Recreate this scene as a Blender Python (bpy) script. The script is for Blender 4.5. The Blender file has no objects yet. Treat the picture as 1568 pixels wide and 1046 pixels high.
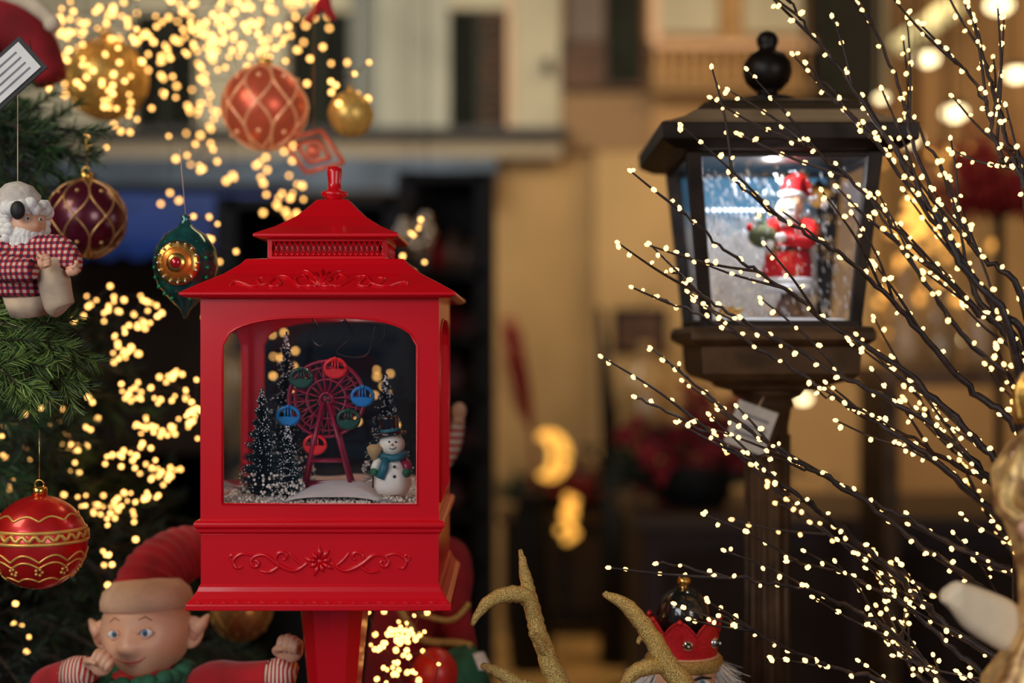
import bpy, math, random
from mathutils import Vector, Matrix
R=random.Random(7)
CY=-1.3333; CZ=1.3; K=0.0004591
def W(u,v,y):
    d=y-CY
    return Vector(((u-784)*K*d, y, CZ-(v-523)*K*d))
def SC(y): return K*(y-CY)
scene=bpy.context.scene
# ---------------------------------------------------------------- materials
MC={}
def M(name,col,rough=.5,metal=0,emis=None,es=0,var=.12,ns=60,bump=0,coat=0,col2=None,trans=0,sheen=0,spec=.5):
    if name in MC: return MC[name]
    m=bpy.data.materials.new(name); m.use_nodes=True; nt=m.node_tree; b=nt.nodes['Principled BSDF']
    tc=nt.nodes.new('ShaderNodeTexCoord'); n=nt.nodes.new('ShaderNodeTexNoise'); n.inputs['Scale'].default_value=ns; n.inputs['Detail'].default_value=3
    nt.links.new(tc.outputs['Object'],n.inputs['Vector'])
    cr=nt.nodes.new('ShaderNodeValToRGB'); cr.color_ramp.elements[0].position=.35; cr.color_ramp.elements[1].position=.65
    c2=col2 or [min(1,c*(1+var)) for c in col]
    cr.color_ramp.elements[0].color=(*[c*(1-var) for c in col],1); cr.color_ramp.elements[1].color=(*c2,1)
    nt.links.new(n.outputs['Fac'],cr.inputs['Fac']); nt.links.new(cr.outputs['Color'],b.inputs['Base Color'])
    b.inputs['Roughness'].default_value=rough; b.inputs['Metallic'].default_value=metal; b.inputs['Specular IOR Level'].default_value=spec
    if coat: b.inputs['Coat Weight'].default_value=coat; b.inputs['Coat Roughness'].default_value=.08
    if trans: b.inputs['Transmission Weight'].default_value=trans
    if sheen: b.inputs['Sheen Weight'].default_value=sheen
    if emis: b.inputs['Emission Color'].default_value=(*emis,1); b.inputs['Emission Strength'].default_value=es
    if bump:
        bp=nt.nodes.new('ShaderNodeBump'); bp.inputs['Strength'].default_value=bump; bp.inputs['Distance'].default_value=.002
        nt.links.new(n.outputs['Fac'],bp.inputs['Height']); nt.links.new(bp.outputs['Normal'],b.inputs['Normal'])
    MC[name]=m; return m
def glassmat(name,tint=(1,1,1),refl=.07):
    m=bpy.data.materials.new(name); m.use_nodes=True; nt=m.node_tree; nt.nodes.clear()
    o=nt.nodes.new('ShaderNodeOutputMaterial'); mx=nt.nodes.new('ShaderNodeMixShader'); t=nt.nodes.new('ShaderNodeBsdfTransparent'); g=nt.nodes.new('ShaderNodeBsdfGlossy')
    lw=nt.nodes.new('ShaderNodeLayerWeight'); lw.inputs['Blend'].default_value=.35
    mp=nt.nodes.new('ShaderNodeMapRange'); mp.inputs['To Min'].default_value=refl; mp.inputs['To Max'].default_value=.8
    nt.links.new(lw.outputs['Facing'],mp.inputs['Value']); nt.links.new(mp.outputs['Result'],mx.inputs['Fac'])
    t.inputs['Color'].default_value=(*tint,1); g.inputs['Roughness'].default_value=.03; g.inputs['Color'].default_value=(.9,.95,1,1)
    nt.links.new(t.outputs[0],mx.inputs[1]); nt.links.new(g.outputs[0],mx.inputs[2]); nt.links.new(mx.outputs[0],o.inputs[0]); return m
def stripemat(name,c1,c2,scale,axis='Z',rough=.7):
    m=bpy.data.materials.new(name); m.use_nodes=True; nt=m.node_tree; b=nt.nodes['Principled BSDF']; b.inputs['Roughness'].default_value=rough
    tc=nt.nodes.new('ShaderNodeTexCoord'); w=nt.nodes.new('ShaderNodeTexWave'); w.bands_direction=axis; w.inputs['Scale'].default_value=scale
    cr=nt.nodes.new('ShaderNodeValToRGB'); cr.color_ramp.interpolation='CONSTANT'; cr.color_ramp.elements[0].color=(*c1,1); cr.color_ramp.elements[1].color=(*c2,1); cr.color_ramp.elements[1].position=.5
    nt.links.new(tc.outputs['Object'],w.inputs['Vector']); nt.links.new(w.outputs['Fac'],cr.inputs['Fac']); nt.links.new(cr.outputs['Color'],b.inputs['Base Color']); return m
def plaidmat(name):
    m=bpy.data.materials.new(name); m.use_nodes=True; nt=m.node_tree; b=nt.nodes['Principled BSDF']; b.inputs['Roughness'].default_value=.85
    tc=nt.nodes.new('ShaderNodeTexCoord'); outs=[]
    for ax in 'XZ':
        w=nt.nodes.new('ShaderNodeTexWave'); w.bands_direction=ax; w.inputs['Scale'].default_value=52
        g=nt.nodes.new('ShaderNodeMath'); g.operation='GREATER_THAN'; g.inputs[1].default_value=.5
        nt.links.new(tc.outputs['Object'],w.inputs['Vector']); nt.links.new(w.outputs['Fac'],g.inputs[0]); outs.append(g)
    a=nt.nodes.new('ShaderNodeMath'); a.operation='ADD'; nt.links.new(outs[0].outputs[0],a.inputs[0]); nt.links.new(outs[1].outputs[0],a.inputs[1])
    h=nt.nodes.new('ShaderNodeMath'); h.operation='MULTIPLY'; h.inputs[1].default_value=.45; nt.links.new(a.outputs[0],h.inputs[0])
    cr=nt.nodes.new('ShaderNodeValToRGB'); cr.color_ramp.interpolation='CONSTANT'; e=cr.color_ramp.elements
    e[0].color=(.65,.5,.45,1); e[1].position=.4; e[1].color=(.42,.02,.03,1); x=e.new(.8); x.color=(.04,.015,.06,1)
    nt.links.new(h.outputs[0],cr.inputs['Fac']); nt.links.new(cr.outputs['Color'],b.inputs['Base Color']); return m
def glitter(name,col,ns=900):
    m=M(name,col,.32,.7,var=.6,ns=ns,bump=.9); return m
RED=M('red_plastic',(.70,.002,.010),.27,coat=.35,var=.03,ns=8,spec=.45)
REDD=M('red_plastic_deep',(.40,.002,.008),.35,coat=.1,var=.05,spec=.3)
MAROON=M('maroon_plastic',(.30,.008,.045),.35,coat=.1)
BLK=M('black_bronze',(.016,.010,.007),.40,.25,var=.5,ns=30,bump=.15,spec=.3)
BRZ=M('bronze_brown',(.075,.042,.020),.45,.3,var=.4,ns=25,spec=.3)
WHITE=M('snow_white',(.85,.87,.9),.6,var=.05,bump=.3)
GRAN=M('snow_granules',(.82,.74,.66),.5,var=.1)
PINE=M('brush_pine',(.010,.032,.034),.6,var=.4)
FIR=M('fir_needles',(.035,.085,.025),.5,var=.5,ns=15)
FIRD=M('fir_needles_dark',(.010,.028,.015),.6,var=.5,ns=12)
FIRL=M('fir_needles_fresh',(.19,.29,.07),.45,var=.5,ns=18)
BARK=M('bark',(.035,.02,.012),.8,var=.4,ns=90,bump=.4)
TWIG=M('twig_dark',(.024,.014,.013),.5,var=.5,ns=120,bump=.4)
GOLD=M('gold_metal',(.85,.5,.12),.25,1,var=.1)
GGL=glitter('gold_glitter',(.95,.48,.16))
SKIN=M('painted_skin',(.82,.44,.27),.40,var=.05,ns=40,sheen=.1)
CHEEK=M('painted_lips',(.50,.09,.07),.4)
EYEW=M('eye_white',(.85,.85,.82),.2); EYEB=M('eye_blue',(.08,.22,.36),.15); EYEK=M('eye_black',(.004,.004,.004),.1,coat=1)
VEL=M('red_velvet',(.46,.004,.010),.85,var=.25,ns=25,sheen=.2,bump=.3)
VELD=M('red_velvet_dark',(.24,.004,.010),.85,var=.25,ns=25,bump=.3)
CREAM=M('cream_felt',(.80,.55,.38),.85,var=.1,bump=.4)
FUR=M('white_fur',(.82,.8,.76),.9,var=.12,ns=140,bump=.8)
GREEN=M('green_felt',(.02,.12,.06),.8,var=.3,bump=.4)
TEAL=M('teal_paint',(.01,.12,.17),.5)
BLUEP=M('blue_plastic',(.01,.22,.62),.3,coat=.2)
GRNP=M('green_plastic',(.008,.075,.05),.3,coat=.2)
REDP=M('bright_red_plastic',(.80,.015,.02),.3,coat=.2)
KHK=M('card_white',(.75,.75,.74),.6,var=.04)
INK=M('ink_black',(.012,.012,.014),.6)
GLASS=glassmat('clear_pane',(1,1,1),.05)
BULB=M('warm_bulb',(1,.6,.2),.4,emis=(1,.54,.18),es=3.6)
BULBB=M('warm_bulb_string',(1,.6,.2),.4,emis=(1,.50,.13),es=4.6)
# ---------------------------------------------------------------- mesh builder
def cat(pts,n=6):
    pts=[Vector(p) for p in pts]; out=[]
    for i in range(len(pts)-1):
        p0=pts[max(i-1,0)];p1=pts[i];p2=pts[i+1];p3=pts[min(i+2,len(pts)-1)]
        for k in range(n):
            t=k/n
            out.append(.5*((2*p1)+(p2-p0)*t+(2*p0-5*p1+4*p2-p3)*t*t+(3*p1-p0-3*p2+p3)*t**3))
    out.append(pts[-1]); return out
class MB:
    def __init__(s): s.v=[];s.f=[];s.m=[];s.s=[];s.mats=[]
    def mi(s,mat):
        if mat not in s.mats: s.mats.append(mat)
        return s.mats.index(mat)
    def add(s,vs,fs,mat,smooth=False):
        o=len(s.v); k=s.mi(mat); s.v.extend([tuple(v) for v in vs])
        for f in fs: s.f.append(tuple(i+o for i in f)); s.m.append(k); s.s.append(smooth)
    def box(s,c,h,mat,rot=None):
        c=Vector(c); vs=[]
        for z in(-1,1):
            for x,y in((-1,-1),(1,-1),(1,1),(-1,1)):
                p=Vector((x*h[0],y*h[1],z*h[2])); p=rot@p if rot else p; vs.append(c+p)
        s.add(vs,[(3,2,1,0),(4,5,6,7),(0,1,5,4),(1,2,6,5),(2,3,7,6),(3,0,4,7)],mat)
    def bb(s,x0,x1,y0,y1,z0,z1,mat): s.box(((x0+x1)/2,(y0+y1)/2,(z0+z1)/2),(abs(x1-x0)/2,abs(y1-y0)/2,abs(z1-z0)/2),mat)
    def loft(s,rings,mat,smooth=True,cap=True,closed=True):
        n=len(rings[0]); vs=[p for r in rings for p in r]; fs=[]
        for i in range(len(rings)-1):
            for j in range(n if closed else n-1):
                a=i*n+j;b=i*n+(j+1)%n; fs.append((a,b,b+n,a+n))
        if cap and closed:
            fs.append(tuple(range(n))[::-1]); fs.append(tuple((len(rings)-1)*n+j for j in range(n)))
        s.add(vs,fs,mat,smooth)
    def sq(s,cx,cy,lv,mat):
        s.loft([[(cx-h,cy-h,z),(cx+h,cy-h,z),(cx+h,cy+h,z),(cx-h,cy+h,z)] for h,z in lv],mat,False)
    def lathe(s,c,prof,mat,n=28,rot=None,smooth=True,sx=1,sy=1):
        c=Vector(c); rings=[]
        for r,z in prof:
            ring=[]
            for j in range(n):
                a=2*math.pi*j/n; p=Vector((r*math.cos(a)*sx,r*math.sin(a)*sy,z)); p=rot@p if rot else p; ring.append(c+p)
            rings.append(ring)
        s.loft(rings,mat,smooth)
    def tube(s,pts,rad,mat,n=8,smooth=True):
        pts=[Vector(p) for p in pts]; L=len(pts)
        if not hasattr(rad,'__len__'): rad=[rad]*L
        elif len(rad)!=L: 
            m=len(rad)-1; rr=[]
            for i in range(L):
                t=i/(L-1)*m; k=min(int(t),m-1); rr.append(rad[k]+(rad[k+1]-rad[k])*(t-k))
            rad=rr
        t=(pts[1]-pts[0]).normalized(); u=t.orthogonal().normalized(); rings=[]
        for i in range(L):
            tt=(pts[min(i+1,L-1)]-pts[max(i-1,0)])
            tt=tt.normalized() if tt.length>1e-9 else t
            u=(u-tt*u.dot(tt)); u=u.normalized() if u.length>1e-6 else tt.orthogonal().normalized()
            w=tt.cross(u); t=tt
            rings.append([pts[i]+(u*math.cos(2*math.pi*j/n)+w*math.sin(2*math.pi*j/n))*rad[i] for j in range(n)])
        s.loft(rings,mat,smooth)
    def ball(s,c,r,mat,n=20,m=12,rot=None,fn=None):
        if not hasattr(r,'__len__'): r=(r,r,r)
        c=Vector(c); vs=[];fs=[]
        def P(d):
            p=Vector((d.x*r[0],d.y*r[1],d.z*r[2]))
            if fn: p=p*fn(d)
            return c+(rot@p if rot else p)
        vs.append(P(Vector((0,0,1))))
        for i in range(1,m):
            ph=math.pi*i/m
            for j in range(n):
                a=2*math.pi*j/n; vs.append(P(Vector((math.sin(ph)*math.cos(a),math.sin(ph)*math.sin(a),math.cos(ph)))))
        vs.append(P(Vector((0,0,-1)))); e=len(vs)-1
        for j in range(n):
            fs.append((0,1+j,1+(j+1)%n)); fs.append((e,e-n+(j+1)%n,e-n+j))
        for i in range(m-2):
            for j in range(n):
                a=1+i*n+j;b=1+i*n+(j+1)%n; fs.append((a,a+n,b+n,b))
        s.add(vs,fs,mat,True)
    def dot(s,c,r,mat,d=None,el=1.5):
        c=Vector(c); d=(d or Vector((0,0,1))).normalized(); u=d.orthogonal().normalized(); w=d.cross(u)
        vs=[c+d*r*el]
        for k in(.45,-.45):
            vs+= [c+d*r*k*el+(u*math.cos(j*math.pi/3)+w*math.sin(j*math.pi/3))*r*.88 for j in range(6)]
        vs.append(c-d*r*el); fs=[]
        for j in range(6):
            b=(j+1)%6; fs+=[(0,1+j,1+b),(1+j,7+j,7+b,1+b),(13,7+b,7+j)]
        s.add(vs,fs,mat,True)
    def blade(s,p,d,l,w,mat):
        d=d.normalized(); u=d.cross(Vector((R.uniform(-1,1),R.uniform(-1,1),R.uniform(-1,1))))
        u=u.normalized()*w if u.length>1e-5 else d.orthogonal()*w
        s.add([p-u,p+u,p+d*l+u*.3,p+d*l-u*.3],[(0,1,2,3)],mat)
    def build(s,name,parent=None,bevel=0,remesh=0,smooth=0,loc=None):
        me=bpy.data.meshes.new(name)
        if loc is None:
            if parent: o=parent.location.copy()
            else:
                mn=[min(v[i] for v in s.v) for i in range(3)]; mx=[max(v[i] for v in s.v) for i in range(3)]
                o=Vector([(mn[i]+mx[i])/2 for i in range(3)])
        else: o=Vector(loc)
        me.from_pydata([(v[0]-o.x,v[1]-o.y,v[2]-o.z) for v in s.v],[],s.f)
        for m in s.mats: me.materials.append(m)
        me.polygons.foreach_set('material_index',s.m); me.polygons.foreach_set('use_smooth',s.s); me.update()
        ob=bpy.data.objects.new(name,me); scene.collection.objects.link(ob)
        if parent: ob.parent=parent
        else: ob.location=o
        if remesh:
            r=ob.modifiers.new('remesh','REMESH'); r.mode='VOXEL'; r.voxel_size=remesh; r.use_smooth_shade=True
            if smooth:
                q=ob.modifiers.new('smooth','SMOOTH'); q.iterations=smooth; q.factor=.5
        if bevel:
            b=ob.modifiers.new('bevel','BEVEL'); b.width=bevel; b.segments=2; b.limit_method='ANGLE'; b.angle_limit=math.radians(35)
        return ob
def E(name,loc):
    e=bpy.data.objects.new(name,None); e.location=loc; e.empty_display_size=.05; scene.collection.objects.link(e); return e
def rect(mb,u0,v0,u1,v1,y,th,mat):
    a=W(u0,v0,y); b=W(u1,v1,y); mb.bb(a.x,b.x,y,y+th,b.z,a.z,mat)
# ---------------------------------------------------------------- room
WALLM=M('ochre_plaster',(.47,.31,.14),.85,var=.10,ns=2,bump=.1)
FLM=M('wood_floor',(.62,.36,.12),.4,var=.3,ns=4)
DARKW=M('dark_brown_wall',(.030,.020,.015),.8,var=.3,ns=3,spec=.2)
CEILM=M('ceiling_paint',(.12,.10,.08),.8)
PALE=M('pale_stucco',(.50,.47,.36),.85,var=.12,ns=2.5)
TAN=M('tan_stucco',(.48,.29,.13),.85,var=.18,ns=3)
DWIN=M('dark_shutter',(.010,.012,.008),.7,var=.4,ns=10,spec=.2)
BRWIN=M('brown_window',(.08,.035,.018),.6,var=.3,ns=10)
GREY=M('grey_ledge',(.045,.045,.05),.7)
BLUEA=M('blue_awning_cloth',(.006,.040,.22),.8,var=.35,ns=5)
STEEL=M('slate_band',(.09,.13,.20),.7,var=.3,ns=3)
BLACKM=M('black_shelf',(.008,.008,.009),.6,spec=.2)
mb=MB(); mb.bb(-3.3,3.3,-.9,5.85,-.06,0,FLM); mb.build('floor')
mb=MB(); mb.bb(-3.3,3.3,5.7,5.8,0,3.4,WALLM); mb.build('wall_back')
mb=MB(); mb.bb(-3.4,-3.3,-.9,5.8,0,3.4,DARKW); mb.build('wall_left')
mb=MB(); mb.bb(3.3,3.4,-.9,5.8,0,3.4,TAN); mb.build('wall_right')
mb=MB(); mb.bb(-3.3,3.3,-.9,5.8,3.4,3.46,CEILM); mb.build('ceiling')
mb=MB(); mb.bb(-1.3,1.3,-.55,.95,.44,.5,M('platform_cloth',(.05,.01,.012),.8)); mb.bb(-1.28,1.28,-.53,.93,0,.44,DARKW); mb.build('display_platform')
Yf=5.59; F=E('reflected_facade',W(700,100,Yf)); mb=MB()  # street facade mirrored in the shop glass, modelled here as solid relief
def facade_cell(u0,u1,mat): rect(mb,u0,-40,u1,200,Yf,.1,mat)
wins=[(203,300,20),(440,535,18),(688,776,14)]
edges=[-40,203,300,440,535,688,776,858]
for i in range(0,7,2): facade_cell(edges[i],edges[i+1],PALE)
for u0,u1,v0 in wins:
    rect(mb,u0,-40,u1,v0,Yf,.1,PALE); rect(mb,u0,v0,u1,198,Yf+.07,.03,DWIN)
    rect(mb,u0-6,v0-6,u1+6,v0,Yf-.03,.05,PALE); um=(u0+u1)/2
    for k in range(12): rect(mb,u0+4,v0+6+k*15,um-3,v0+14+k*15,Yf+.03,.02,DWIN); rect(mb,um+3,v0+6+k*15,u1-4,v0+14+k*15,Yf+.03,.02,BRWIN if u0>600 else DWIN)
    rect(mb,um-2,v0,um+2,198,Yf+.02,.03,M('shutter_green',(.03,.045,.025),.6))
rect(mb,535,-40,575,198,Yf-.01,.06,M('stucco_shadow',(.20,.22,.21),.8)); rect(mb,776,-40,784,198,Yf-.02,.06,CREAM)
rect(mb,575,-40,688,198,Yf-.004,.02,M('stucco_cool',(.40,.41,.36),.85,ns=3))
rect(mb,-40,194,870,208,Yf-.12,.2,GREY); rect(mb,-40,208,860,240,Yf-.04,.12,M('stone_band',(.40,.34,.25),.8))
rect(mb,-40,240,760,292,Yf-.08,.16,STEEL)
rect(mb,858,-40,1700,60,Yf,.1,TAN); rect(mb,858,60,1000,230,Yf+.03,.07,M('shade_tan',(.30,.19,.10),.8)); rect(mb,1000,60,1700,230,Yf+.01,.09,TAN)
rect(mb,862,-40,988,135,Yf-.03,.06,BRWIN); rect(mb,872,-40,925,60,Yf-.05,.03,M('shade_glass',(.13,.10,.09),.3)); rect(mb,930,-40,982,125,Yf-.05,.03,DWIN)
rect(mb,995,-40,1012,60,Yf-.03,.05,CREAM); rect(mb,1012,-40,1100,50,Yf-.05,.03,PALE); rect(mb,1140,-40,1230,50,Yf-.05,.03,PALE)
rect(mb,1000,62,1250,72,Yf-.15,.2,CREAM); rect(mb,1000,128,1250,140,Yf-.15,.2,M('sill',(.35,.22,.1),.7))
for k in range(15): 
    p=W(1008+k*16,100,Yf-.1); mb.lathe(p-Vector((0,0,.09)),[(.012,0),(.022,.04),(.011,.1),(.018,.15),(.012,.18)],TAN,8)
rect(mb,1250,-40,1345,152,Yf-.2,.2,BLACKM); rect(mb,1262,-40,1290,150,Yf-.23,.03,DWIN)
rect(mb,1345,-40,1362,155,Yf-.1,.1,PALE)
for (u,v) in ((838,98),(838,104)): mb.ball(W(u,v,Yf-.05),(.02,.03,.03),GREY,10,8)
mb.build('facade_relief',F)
mb=MB(); rect(mb,912,232,1340,926,5.52,.175,M('ochre_light',(.56,.38,.18),.85,var=.12,ns=2)); rect(mb,905,900,1346,927,5.50,.19,CREAM); mb.build('pilaster')
mb=MB(); rect(mb,-260,385,322,1010,3.75,.06,DARKW); a=W(-260,385,3.7);b=W(322,385,3.7); mb.bb(a.x,b.x,3.72,3.75,0,.2,BLACKM); mb.bb(a.x,b.x,3.75,3.81,0,.9,DARKW); mb.bb(a.x-.02,b.x+.02,3.7,3.83,a.z-.01,a.z+.03,BLACKM); mb.build('dark_backing')  # dark sheet added so the area behind the tree reads black
mb=MB(); a=W(60,292,3.4);b=W(425,384,3.1)
for i in range(9):
    x0=a.x+(b.x-a.x)*i/9; x1=a.x+(b.x-a.x)*(i+1)/9
    mb.add([(x0,3.4,a.z),(x1,3.4,a.z),(x1,3.05,b.z+.03),(x0,3.05,b.z+.03)],[(0,1,2,3)],BLUEA)
    c=[(x0,3.05,b.z+.03)]+[(x0+(x1-x0)*(.5-.5*math.cos(math.pi*k/6)),3.05,b.z-.03*math.sin(math.pi*k/6)) for k in range(7)]+[(x1,3.05,b.z+.03)]
    mb.add(c,[tuple(range(len(c)))],BLUEA)
mb.bb(a.x,b.x,3.38,3.43,a.z-.03,a.z+.02,BLACKM)
for x in(a.x+.03,b.x-.03): mb.bb(x-.015,x+.015,3.4,3.43,0,a.z,BLACKM)
mb.build('awning')
def shelf(mb,u0,u1,v0,y,dep,vs,mat,th=.03):
    a=W(u0,v0,y); b=W(u1,v0,y)
    for x in(a.x,b.x): mb.bb(x-.03,x+.03,y,y+dep,0,a.z,mat)
    mb.bb(a.x,b.x,y+dep-.02,y+dep,0,a.z,mat)
    for v in vs: z=W(0,v,y).z; mb.bb(a.x,b.x,y,y+dep,z-th/2,z+th/2,mat)
mb=MB(); shelf(mb,345,604,300,2.6,.4,(310,420,520,620,720,820),BLACKM); mb.build('shelving_unit')
mb=MB(); shelf(mb,622,742,262,3.1,.35,(270,420,520,610,700,790,870),BLACKM); mb.build('shelving_unit.001')
mb=MB()
for v in (420,520,610,700,790,870):
    z=W(0,v,3.1).z+.015
    for k in range(4):
        x=W(642+k*25,v,3.2).x; c=R.choice([M('jar_brown',(.12,.06,.03),.4),M('box_pink',(.3,.12,.12),.6),M('jar_grey',(.2,.2,.22),.3),VELD,BRZ]); h=R.uniform(.05,.11)
        mb.lathe((x,3.25,z),[(.02,0),(.035,.01),(.04,h*.5),(.03,h*.8),(.012,h),(.012,h+.03)],c,12)
mb.build('shelf_ornaments')
# silver pendants hanging left of shelf
mb=MB(); SIL=M('silver_pendant',(.7,.62,.5),.25,.9)
for k in range(9):
    p=W(612+k*6+R.uniform(-4,4),345+R.uniform(-14,38),1.9); mb.lathe(p,[(.002,.02),(.010,.012),(.014,0),(.009,-.012),(.001,-.022)],SIL,12); mb.tube([p,(p.x,p.y,3.4)],.0008,INK,4)
mb.build('silver_pendant_mobile')
mb=MB(); a=W(985,790,2.7); b=W(1900,790,2.7); CTZ=a.z; CWD=M('dark_counter',(.026,.009,.012),.6,var=.4,ns=6)
mb.bb(a.x,b.x,2.7,3.3,0,a.z-.04,CWD); mb.bb(a.x-.03,b.x,2.66,3.34,a.z-.04,a.z,M('counter_top',(.04,.02,.012),.5))
for k in range(5): mb.bb(a.x+.06+k*.28,a.x+.3+k*.28,2.685,2.7,.1,a.z-.1,DARKW)
mb.build('shop_counter',bevel=.005)
CYB=4.9; mb=MB(); a=W(770,800,CYB); b=W(962,800,CYB); CABZ=a.z; mb.bb(a.x,b.x,CYB,CYB+.4,0.06,a.z,BLACKM); mb.bb(a.x-.02,b.x+.02,CYB-.02,CYB+.42,a.z,a.z+.02,BRZ)
mb.bb(a.x+.03,(a.x+b.x)/2-.02,CYB-.015,CYB,.12,a.z-.06,DARKW); mb.bb((a.x+b.x)/2+.02,b.x-.03,CYB-.015,CYB,.12,a.z-.06,DARKW)
for x in(a.x+.03,b.x-.03):
    for y in(CYB+.03,CYB+.37): mb.bb(x-.02,x+.02,y-.02,y+.02,0,.06,BLACKM)
mb.build('side_cabinet')
mb=MB(); rect(mb,938,472,1022,545,5.1,.03,BLACKM); rect(mb,948,482,1012,535,5.08,.02,BRWIN); c=W(980,472,5.1); mb.tube([(c.x,5.1,c.z),(c.x+.1,5.5,c.z+.1)],.004,BLK)
mb.bb(c.x-.02,c.x+.02,5.13,5.51,c.z-.06,c.z-.02,BLK); mb.build('picture_frame')
BOT=M('amber_bottle',(.42,.27,.12),.15,var=.2,coat=.5)
mb=MB(); c=W(988,700,3.9); s=SC(3.9)
mb.lathe((c.x,3.9,c.z),[(40*s,0),(42*s,10*s),(42*s,90*s),(36*s,120*s),(14*s,140*s),(10*s,165*s),(13*s,170*s),(10*s,175*s)],BOT,24)
mb.lathe((c.x,3.9,0),[(.14,0),(.14,.02),(.03,.04),(.03,c.z-.05),(.12,c.z-.03),(.12,c.z)],DARKW,20); mb.build('glass_bottle')
mb=MB(); a=W(918,470,4.4); b=W(940,720,4.4); mb.tube([a,(a+b)/2,b],[.012,.03,.05],BLACKM); mb.tube([b,Vector((b.x+.02,4.4,0.01))],[.05,.08],BLACKM); mb.build('folded_umbrella')
mb=MB(); ty=4.3
for k in range(30):
    b=W(815,670,ty); t=W(R.uniform(766,802),R.uniform(478,560),ty+R.uniform(-.05,.05))
    mb.tube(cat([Vector((b.x,ty,.65)),b,(b+t)/2+Vector((R.uniform(-.02,.02),0,0)),t],4),[.006,.006,.005,.004],VELD,5)
mb.lathe((W(812,700,ty).x,ty,0),[(.08,0),(.1,.2),(.07,.6),(.05,.68),(.06,.7)],BLACKM,16); mb.build('red_twig_bundle')
CR=M('crescent_light',(1,.5,.12),.5,emis=(1,.50,.08),es=1.25); yc=4.95
mb=MB(); c=W(836,698,yc); s=SC(yc); n=30; fr=[]
for k in range(n+1):
    a=-math.radians(95)+math.radians(200)*k/n; fr.append(Vector((c.x+math.cos(a)*30*s,yc,c.z+math.sin(a)*36*s)))
mb.tube(fr,[ (6.5*math.sin(math.pi*k/n)+1.2)*s for k in range(n+1)],CR,10)
fr2=[Vector((c.x+math.cos(-1.6+3.3*k/16)*16*s-6*s,yc-.01,c.z+math.sin(-1.6+3.3*k/16)*30*s)) for k in range(17)]
for p in fr2: mb.dot(p,.016,CR,el=1)
mb.tube(fr2,.004,GOLD,5)
mb.tube([fr[0],Vector((fr[0].x,yc,CABZ+.02))],.008,BLK,6); mb.build('crescent_moon_lamp')
mb=MB(); pp=[]
for k in range(15):
    p=W(868+R.gauss(0,10),762+k*4.6,yc-.14+R.uniform(-.02,.02)); mb.dot(p,.018,CR,el=1); pp.append(p)
mb.tube(pp,.003,TWIG,4); mb.build('fairy_light_string.001')
SPOT=M('spot_bulb',(1,.9,.7),.4,emis=(1,.80,.42),es=5)
for i,(u,v,yy,rr) in enumerate([(1530,8,3.2,19),(1420,90,3.2,16),(1461,173,3.2,18),(1556,114,3.2,16),(1394,212,3.2,15),(1350,150,3.2,9),(1480,520,3.4,7),(1230,610,3.4,11)]):
    p=W(u,v,yy); s=SC(yy)*rr; mb=MB(); mb.ball(p,(s,s*.8,s*.62),SPOT,16,10)
    mb.lathe(p,[(s*.9,s*.45),(s*.7,s*.9),(s*.25,s*1.1),(.006,s*1.5)],BLK,16); mb.tube([p+Vector((0,0,s*1.3)),(p.x,p.y,3.4)],.004,BLK,6)
    mb.build('pendant_lamp' )
mb=MB(); a=W(1375,72,3.6); b=W(1462,8,3.6); mb.tube([a,b],.035,M('tube_glow',(1,.95,.6),.4,emis=(1,.82,.35),es=.9),12); 
for p in(a,b): mb.tube([p,(p.x,p.y,3.4)],.006,BLK,6)
mb.build('tube_light')
mb=MB(); G2=M('glow_gold',(.9,.55,.15),.3,.3,emis=(1,.50,.10),es=1.3)
for k in range(34):
    p=W(1408+R.gauss(0,20),332+R.gauss(0,24),1.5+R.uniform(-.05,.05)); mb.ball(p,R.uniform(.006,.012),G2,10,6)
p=W(1408,335,1.5); mb.tube([(p.x,p.y,3.4),p],.003,GOLD,5); mb.build('gold_light_cluster')  # blurred golden lights, built as glowing balls
mb=MB(); G3=M('glow_amber',(.9,.5,.12),.3,emis=(1,.45,.09),es=1.7)
for k in range(60):
    p=W(1345+R.random()*215,R.choice([R.gauss(245,12),R.gauss(440,26),R.gauss(490,20),R.gauss(375,16)]),3.0+R.uniform(-.1,.1)); mb.dot(p,R.uniform(.009,.016),G3,el=1)
    mb.tube([p,(p.x,p.y,3.4)],.0012,TWIG,4)
mb.build('hanging_string_lights')
mb=MB(); BR=M('berry_red',(.36,.015,.018),.5); c=W(1530,330,2.1)
for k in range(150):
    d=Vector((R.gauss(0,1),R.gauss(0,.7),abs(R.gauss(0,1))+.1)).normalized(); L=R.uniform(.10,.26); t=c+d*L
    mb.tube([c,c+d*L*.5+Vector((0,0,.01)),t],[.003,.002,.001],VELD,5)
    for q in range(7): mb.ball(c+d*L*R.uniform(.4,1)+Vector((R.gauss(0,.01),R.gauss(0,.01),R.gauss(0,.01))),.006,BR,6,4)
mb.tube([(c.x,c.y+.0,.9),c],.012,BARK,8); mb.build('red_berry_branches')
mb=MB(); a=W(1335,560,2.35); b=W(1700,560,2.35); zz=a.z; mb.bb(a.x,b.x,2.25,2.55,zz-.05,zz-.004,M('table_amber',(.16,.08,.03),.5))
for x in(a.x+.03,b.x-.03): mb.bb(x-.02,x+.02,2.27,2.53,0,zz-.045,BRZ)
mb.build('display_table',bevel=.004)
for i,(u,h,rr) in enumerate([(1395,150,24),(1450,120,26),(1508,170,22)]):
    mb=MB(); p=W(u,560,2.35); s=SC(2.35)
    mb.lathe((p.x,2.4,zz),[(rr*s,0),(rr*s*1.05,h*.1*s),(rr*s,h*.55*s),(rr*.4*s,h*.75*s),(rr*.3*s,h*s),(rr*.36*s,h*s*1.03)],BOT if i%2 else M('frost_glass',(.6,.38,.19),.2),20)
    mb.build('glass_vase')
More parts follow.
